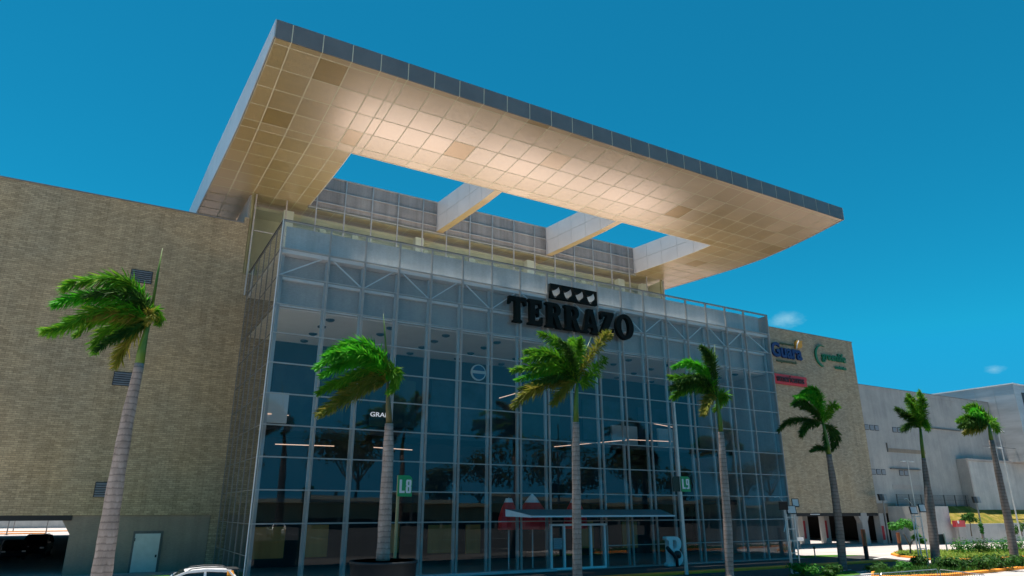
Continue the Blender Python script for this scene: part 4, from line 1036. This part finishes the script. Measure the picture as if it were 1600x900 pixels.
flood_tower('left aluminium floodlight tower with three lamp heads, by the glass hall corner', 1245, 893, 795, -10, [(-.12,-.05,.62,.52,R(-25),M['lampglass']),(.35,.38,.42,.52,R(-40),M['lampglass']),(-.85,.2,.55,.5,R(130),M['black'])])
flood_tower('right aluminium floodlight tower with two square lamp heads, before the slim palm', 1448, 889, 796, -11.2, [(-.75,-.05,.5,.52,R(-32),M['lampglass']),(.35,.1,.46,.56,R(-32),M['lampglass'])])
def barrier(p, q, label):
    a, c = gnd(*p, .4), gnd(*q, .4); a.z = c.z = G; d = c-a; L = d.length; d /= L
    t = thing('crowd_barrier', label, 'barrier', (a.x, a.y, G), 'crowd barriers at the bottom edge'); b = MB()
    Z = Vector((0,0,1))
    b.tube([a+Z*.15, a+Z*1.05, a+Z*1.1+d*.05, c+Z*1.1-d*.05, c+Z*1.05, c+Z*.15, a+Z*.15], .022, 6); b.build('frame', M['alu'], t)
    b = MB(); n = int(L/.14)
    for k in range(1, n): b.tube([a+d*(L*k/n)+Z*.15, a+d*(L*k/n)+Z*1.08], .009, 5)
    b.build('bars', M['pole_grey'], t); b = MB(); s_ = Vector((-d.y,d.x,0))*.3
    for e in (a+d*.3, c-d*.3): b.tube([e-s_+Z*.02, e+Z*.2, e+s_+Z*.02], .02, 5)
    b.build('feet', M['alu'], t)
barrier((1300,903),(1374,896),'left crowd barrier, mostly below the picture edge')
barrier((1376,896),(1464,889.5),'middle crowd barrier running away from the camera')
barrier((1468,890),(1538,898),'right crowd barrier turning back toward the camera')
def lamp_T(label, top, bot, y, arms=True, m='pole_white', r=.06):
    P = at(*bot, 1, y); z1 = at(*top, 1, y).z
    t = thing('street_lamp', label, 'street lamp', (P.x, y, min(P.z, G)), 'street lamps on the right'); b = MB()
    b.tube([(P.x,y,min(P.z,G)),(P.x,y,z1)], [r*1.3,r*.8], 8); b.build('pole', M[m], t)
    if arms:
        b = MB(); b.bar((P.x-1.1,y,z1),(P.x+1.1,y,z1),.06,.06); b.build('arm', M[m], t)
        for s_ in (-1,1):
            b = MB(); b.box(P.x+s_*.95-.3,P.x+s_*.95+.3,y-.15,y+.15,z1-.1,z1-.032); b.build('lamp_head', M['white'], t)
    else:
        for s_ in (-1,1):
            b = MB(); b.prism([(P.x+s_*.42-.3,y-.2,z1-.75),(P.x+s_*.42+.3,y-.2,z1-.75),(P.x+s_*.42+.3,y-.1,z1),(P.x+s_*.42-.3,y-.1,z1)], (0,.25,0)); b.build('floodlight', M['black' if s_ < 0 else 'pole_grey'], t)
        b = MB(); b.box(P.x-.5,P.x+.5,y-.04,y+.04,z1-.45,z1-.37); b.build('arm', M['black'], t)
    return t
lamp_T('black twin floodlight post in front of the undercroft openings', (1381,772), (1390,848.5), 10.4, False, 'pole_grey', .09)
lamp_T('black twin floodlight post in front of the dry grass bank', (1528,776), (1537,840), 6.4, False, 'pole_grey', .09)
lamp_T('slender twin arm street lamp before the small windows of the grey hall', (1428,721), (1438,838), 10.6)
lamp_T('taller twin arm street lamp right of the rightmost palm', (1566,673), (1598,852), 2.0, True, 'pole_white', .07)
lamp_T('shorter twin arm street lamp just behind the rightmost palm', (1562,699), (1590,860), 1.0, True, 'pole_white', .07)
# black board on pole, red sign on plinth, white board, small marker
P = gnd(1481.5, 866)
t = thing('sign_board', 'black square board on a thin pale pole beside the grey block wall', 'sign', (P.x, P.y, G))
a, c = at(1463,835,1,P.y), at(1479,850,1,P.y)
b = MB(); b.tube([(P.x,P.y,G),(P.x-.1,P.y,a.z+.1)], .06, 8); b.build('pole', M['pole_white'], t)
b = MB(); b.box(a.x, c.x+.1, P.y+.07, P.y+.14, c.z, a.z); b.build('board', M['black'], t)
a, c = at(1488.5,813.5,1,6.2), at(1505,823,1,6.2); e = at(1497,838,1,6.2)
t = thing('booth_sign', 'dark red sign box on a grey plinth in front of the retaining wall', 'sign', ((a.x+c.x)/2, 6.2, G))
b = MB(); b.box(a.x, c.x, 5.9, 6.3, c.z, a.z); sb = b.build('sign_box', M['red_sign'], t)
b = MB(); b.box(a.x+.5, c.x-.1, 5.95, 6.25, G, c.z-.002); b.build('plinth', M['conc'], t)
b = MB(); b.tube([(a.x+.55,5.86,a.z-.18),(a.x+.55,5.895,a.z-.18)], .16, 12); b.build('emblem', M['white'], sb)
a, c = at(1244,839.5,1,9), at(1255.5,845,1,9)
t = thing('sign_board', 'small white board on a post behind the left floodlight tower', 'sign', ((a.x+c.x)/2, 9, G))
b = MB(); b.box(a.x, c.x, 8.95, 9.0, c.z, a.z); b.build('board', M['white'], t)
b = MB(); b.tube([((a.x+c.x)/2,9.05,G),((a.x+c.x)/2,9.05,a.z)], .04, 6); b.build('post', M['pole_grey'], t)
P = gnd(1274, 872)
t = thing('marker_post', 'short dark marker post on the green grass strip', 'post', (P.x, P.y, G))
b = MB(); b.tube([(P.x,P.y,G),(P.x,P.y,.0)], .05, 8); b.build('post', M['pole_grey'], t)
b = MB(); b.box(P.x-.08,P.x+.08,P.y-.05,P.y+.05,.001,.2); b.build('cap', M['corten'], t)
a = at(1437,810,1,17)
t = thing('shop_sign', 'small lit red sign inside the grey hall undercroft', 'sign', (a.x, 17, a.z))
b = MB(); b.box(a.x-1.5, a.x+1.5, 17, 17.15, a.z-.25, a.z+.25); b.build('sign_box', emit('lit_red', (.75,.08,.04), .5), t)

# ================================================================== CARS
def extr(prof, y0, y1, m, name, par, bw=.04):
    b = MB(); b.prism([(x, y0, z) for x, z in prof], (0, y1-y0, 0)); o = b.build(name, m); o.parent = par
    if bw: bevel(o, bw, 3)
    return o
def make_car(label, paint, group=None):
    """front towards -x, length 4.35, height 1.66"""
    t = thing('parked_car', label, 'car', (0,0,0), group)
    def mk(b, name, m, par=t, sm=False): o = b.build(name, m, None, sm); o.parent = par; return o
    body = [(-2.12,.30),(-2.17,.55),(-2.12,.78),(-1.95,.90),(-1.2,1.00),(-.95,1.02),(1.95,1.06),(2.1,.98),(2.16,.6),(2.1,.32)]
    # wheel arches cut into the lower edge
    low = []
    for cx_ in (1.32, -1.32):
        low += [(cx_+.40*math.cos(R(a)), .32+.40*math.sin(R(a))) for a in range(0, 181, 18)]
    extr(body + [(1.95,.30)] + low + [(-1.95,.30)], -.88, .88, paint, 'body', t, .07)
    b = MB()                                          # cabin: lofted sections
    lowr = [(-1.02,1.00,.80),(1.98,1.05,.80)]; 
    sec = [(-1.05,1.0,-1.05,1.0),]
    A_ = [(-1.10,-.80,1.0),(1.98,-.80,1.04),(1.98,.80,1.04),(-1.10,.80,1.0)]; T_ = [(-.28,-.62,1.575),(1.45,-.62,1.57),(1.45,.62,1.57),(-.28,.62,1.575)]
    i = len(b.v); b.v += A_+T_
    for k in range(4): b.f.append((i+k, i+(k+1)%4, i+4+(k+1)%4, i+4+k)); b.m.append(0)
    b.f.append((i+4,i+5,i+6,i+7)); b.m.append(0)
    cab = mk(b, 'cabin_glass', M['carglass'])
    prof_ = [(-.62,1.36),(-.30,1.545),(.05,1.615),(.5,1.65),(.95,1.645),(1.3,1.615),(1.52,1.56)]
    b = MB(); b.prism([(x,-.68,z-.085) for x, z in prof_] + [(x,-.68,z-.02) for x, z in prof_[::-1]], (0,1.36,0)); b.prism([(x,-.56,z-.03) for x, z in prof_[1:-1]] + [(x,-.56,z+.005) for x, z in prof_[1:-1][::-1]], (0,1.12,0))
    rf = mk(b, 'roof', paint); bevel(rf, .02, 2)
    for s_ in (-1, 1):
        b = MB(); b.bar((-1.16,s_*.80,1.0),(-.5,s_*.68,1.40),.10,.08); b.bar((-.5,s_*.68,1.40),(-.05,s_*.66,1.575),.10,.08); b.bar((.55,s_*.80,1.04),(.55,s_*.64,1.57),.09,.05); b.bar((-.1,s_*.655,1.56),(.6,s_*.655,1.60),.12,.09); b.bar((.6,s_*.655,1.60),(1.5,s_*.655,1.54),.12,.09); b.bar((1.9,s_*.805,1.05),(1.42,s_*.655,1.57),.26,.06)
        mk(b, 'pillar', paint)
    for s_ in (-1, 1):
        b = MB(); b.tube([(-.1,s_*.60,1.58),(.05,s_*.60,1.66),(.5,s_*.60,1.70),(1.0,s_*.60,1.69),(1.3,s_*.60,1.66),(1.4,s_*.60,1.58)], .02, 6); mk(b, 'roof_rail', M['frame_dk'])
    b = MB(); b.prism([(1.40,-.6,1.575),(1.78,-.55,1.56),(1.78,.55,1.56),(1.40,.6,1.575)], (0,0,.05)); mk(b, 'spoiler', M['black'])
    for cx_ in (-1.32, 1.32):
        for s_ in (-1, 1):
            b = MB(); b.tube([(cx_,s_*.68,.33),(cx_,s_*.70,.33),(cx_,s_*.87,.33),(cx_,s_*.89,.33)], [.30,.33,.33,.30], 20); w = mk(b, 'wheel', M['rubber'])
            b = MB(); b.tube([(cx_,s_*.885,.33),(cx_,s_*.90,.33)], .2, 16); mk(b, 'rim', M['rim'], w)
    for s_ in (-1, 1):
        b = MB(); b.box(-2.2,-2.0,s_*.70-.14,s_*.70+.14,.70,.82); mk(b, 'headlight', M['lampglass'])
        b = MB(); b.box(2.05,2.17,s_*.74-.12,s_*.74+.12,.80,1.0); mk(b, 'tail_lamp', M['redlamp'])
        b = MB(); b.box(-1.02,-.82,s_*.97-.1,s_*.97+.1,1.02,1.16); mk(b, 'mirror', paint)
    return t
car = make_car('white car at the bottom left with black roof spoiler and an orange sticker', M['carwhite'])
b = MB(); b.prism([(1.34,-.752,1.40),(1.62,-.772,1.36),(1.56,-.700,1.56),(1.34,-.69,1.58)], (0,-.02,0)); o_ = b.build('sticker', M['sticker']); o_.parent = car
car.location = (-3.9, -9.9, G); car.rotation_euler = (0, 0, R(-4))
def copy_tree(o, parent=None):
    c = o.copy(); C.objects.link(c); c.parent = parent
    for ch in list(o.children): copy_tree(ch, c)
    return c
dk = make_car('dark car parked facing away in the shadow of the left undercroft', M['cardark'], 'dark cars in the left undercroft')
dk.location = (at(60,835,1,33.5).x, 33.5, G); dk.rotation_euler = (0, 0, R(85)); dk.scale = (1.1,1.1,1.1)
d2 = copy_tree(dk); d2.location = (at(24,845,1,31).x, 31.0, G); d2.rotation_euler = (0,0,R(95)); d2['label'] = 'dark car with a low bonnet at the left picture edge under the brick building'; d2.scale = (.95,.95,.9)
for k, (x, y, a_, lb) in enumerate(((14,-57.5,92,'white car parked across the lot behind the camera, reflected in the glass'), (9,-57.6,88,'second white car parked beside the first behind the camera'))):
    c_ = copy_tree(car); c_.location = (x, y, G); c_.rotation_euler = (0,0,R(a_)); c_['label'] = lb; c_['group'] = 'cars reflected in the glass'

# ================================================================== WHAT THE GLASS REFLECTS (across the lot, behind the camera)
t = thing('boundary_building', 'long low beige building across the parking lot, reflected in the glass', 'building', (0,-95,G))
b = MB(); b.box(-60, 260, -104, -95, 1.6, 5.6); b.build('wall', concrete_wall('beige_wall', (.66,.56,.34), .4), t)
b = MB(); b.box(-60, 260, -94.999, -94.4, 4.9, 5.65); b.build('parapet', concrete_wall('beige_parapet', (.74,.66,.44), .3), t)
b = MB(); b.box(-60, 260, -103, -96.2, G, 1.598); b.build('recess', M['soff_dark'], t)
b = MB()
for k in range(46): x = -50+6.5*k; b.box(x, x+.5, -95.6, -95, G, 1.597)
b.build('columns', M['conc'], t)
rng = random.Random(77)
for k in range(17):
    x = -40+k*15+rng.uniform(-5,5); y = -112-rng.uniform(0,16); h = rng.uniform(16,27)
    t = thing('street_tree', 'dark broad tree behind the beige building across the lot', 'tree', (x,y,G), 'trees across the lot')
    b = MB(); b.tube([(x,y,G),(x+.3,y,G+h*.3),(x,y+.4,G+h*.7)], [.5,.38,.15], 8)
    for q in range(5): a_ = q*1.26; b.tube([(x+.2,y,G+h*.35),(x+math.cos(a_)*h*.22,y+math.sin(a_)*h*.22,G+h*.66)], [.2,.06], 6)
    b.build('trunk', M['bark'], t); b = MB()
    for q in range(9):
        a_ = rng.uniform(0,6.28); rr = rng.uniform(0,.3)*h; leaf_cluster(b, (x+math.cos(a_)*rr,y+math.sin(a_)*rr,G+h*rng.uniform(.5,.85)), (h*.2,h*.2,h*.15), 150, .55, rng)
    b.raw('crown', M['treeleaf'], t)
for k, x in enumerate((-38, 6, 47, 88)):
    t = thing('utility_pole', 'utility pole with crossarms across the lot', 'pole', (x,-93,G), 'utility poles across the lot')
    b = MB(); b.tube([(x,-93,G),(x,-93,G+11)], [.18,.1], 8); b.build('pole', M['pole_grey'], t)
    b = MB()
    for z in (9.2,10,10.7): b.box(x-1.1,x+1.1,-93.14,-93.06,G+z,G+z+.12)
    b.build('crossarm', M['bark'], t)

# ================================================================== LIGHT AND SKY
SUN = Vector((-.07, .13, 1)).normalized()
sd = bpy.data.lights.new('sun', 'SUN'); sd.energy = 5.0; sd.angle = R(.53); sd.color = (1, .93, .84)
so = bpy.data.objects.new('sun', sd); C.objects.link(so); so.rotation_euler = SUN.to_track_quat('Z', 'Y').to_euler()
w = bpy.data.worlds.new('World'); bpy.context.scene.world = w; w.use_nodes = True
nt = w.node_tree; bg = nt.nodes['Background']; T = NT(w)
sky = nt.nodes.new('ShaderNodeTexSky'); sky.sky_type = 'NISHITA'; sky.sun_disc = False
sky.sun_elevation = math.asin(SUN.z); sky.sun_rotation = math.atan2(SUN.x, SUN.y); sky.altitude = 2500; sky.dust_density = 0.0; sky.ozone_density = 1.6; sky.air_density = 1.0
tint = T.mix(sky.outputs[0], (.05,.93,.95), 1.0, 'MULTIPLY')
tint = T.mix(tint, (9, 2.7, 4.9), 1.0, 'DARKEN')
# two small wisps of cloud low over the right-hand roofs
dirv = T.coord('Generated')
def wisp(px, py, size):
    d = ray(px, py)
    sb = T.n("ShaderNodeVectorMath", operation='SUBTRACT'); T.l(dirv, sb.inputs[0]); sb.inputs[1].default_value = d
    sc = T.mapping(sb.outputs[0], (1,1,2.2)); ln = T.n("ShaderNodeVectorMath", operation='LENGTH'); T.l(sc, ln.inputs[0])
    mr = T.n("ShaderNodeMapRange"); mr.inputs[1].default_value = 0; mr.inputs[2].default_value = size; mr.inputs[3].default_value = 1; mr.inputs[4].default_value = 0; T.l(ln.outputs["Value"], mr.inputs[0])
    nz = T.noise(T.mapping(dirv, (1,1,2)), 38, 6, .65)
    mp = T.n("ShaderNodeMath", operation='MULTIPLY'); T.l(mr.outputs[0], mp.inputs[0]); T.l(nz, mp.inputs[1])
    r_ = T.n("ShaderNodeMapRange"); r_.inputs[1].default_value = .22; r_.inputs[2].default_value = .6; r_.inputs[3].default_value = 0; r_.inputs[4].default_value = .42; T.l(mp.outputs[0], r_.inputs[0])
    return r_.outputs[0]
col = T.mix(tint, (3.4,5.6,6.4), wisp(1228,500,.045)); col = T.mix(col, (3.2,5.4,6.2), wisp(1553,577,.022))
T.l(col, bg.inputs['Color']); bg.inputs['Strength'].default_value = .084

sc = bpy.context.scene
sc.view_settings.view_transform = 'Standard'; sc.view_settings.look = 'None'; sc.view_settings.gamma = 1.0
sc.view_settings.use_curve_mapping = False; sc.view_settings.exposure = .76
try:
    sc.cycles.max_bounces = 10; sc.cycles.transparent_max_bounces = 16; sc.cycles.diffuse_bounces = 4; sc.cycles.glossy_bounces = 4
    sc.cycles.caustics_reflective = False; sc.cycles.caustics_refractive = False; sc.cycles.sample_clamp_indirect = 6
except Exception: pass
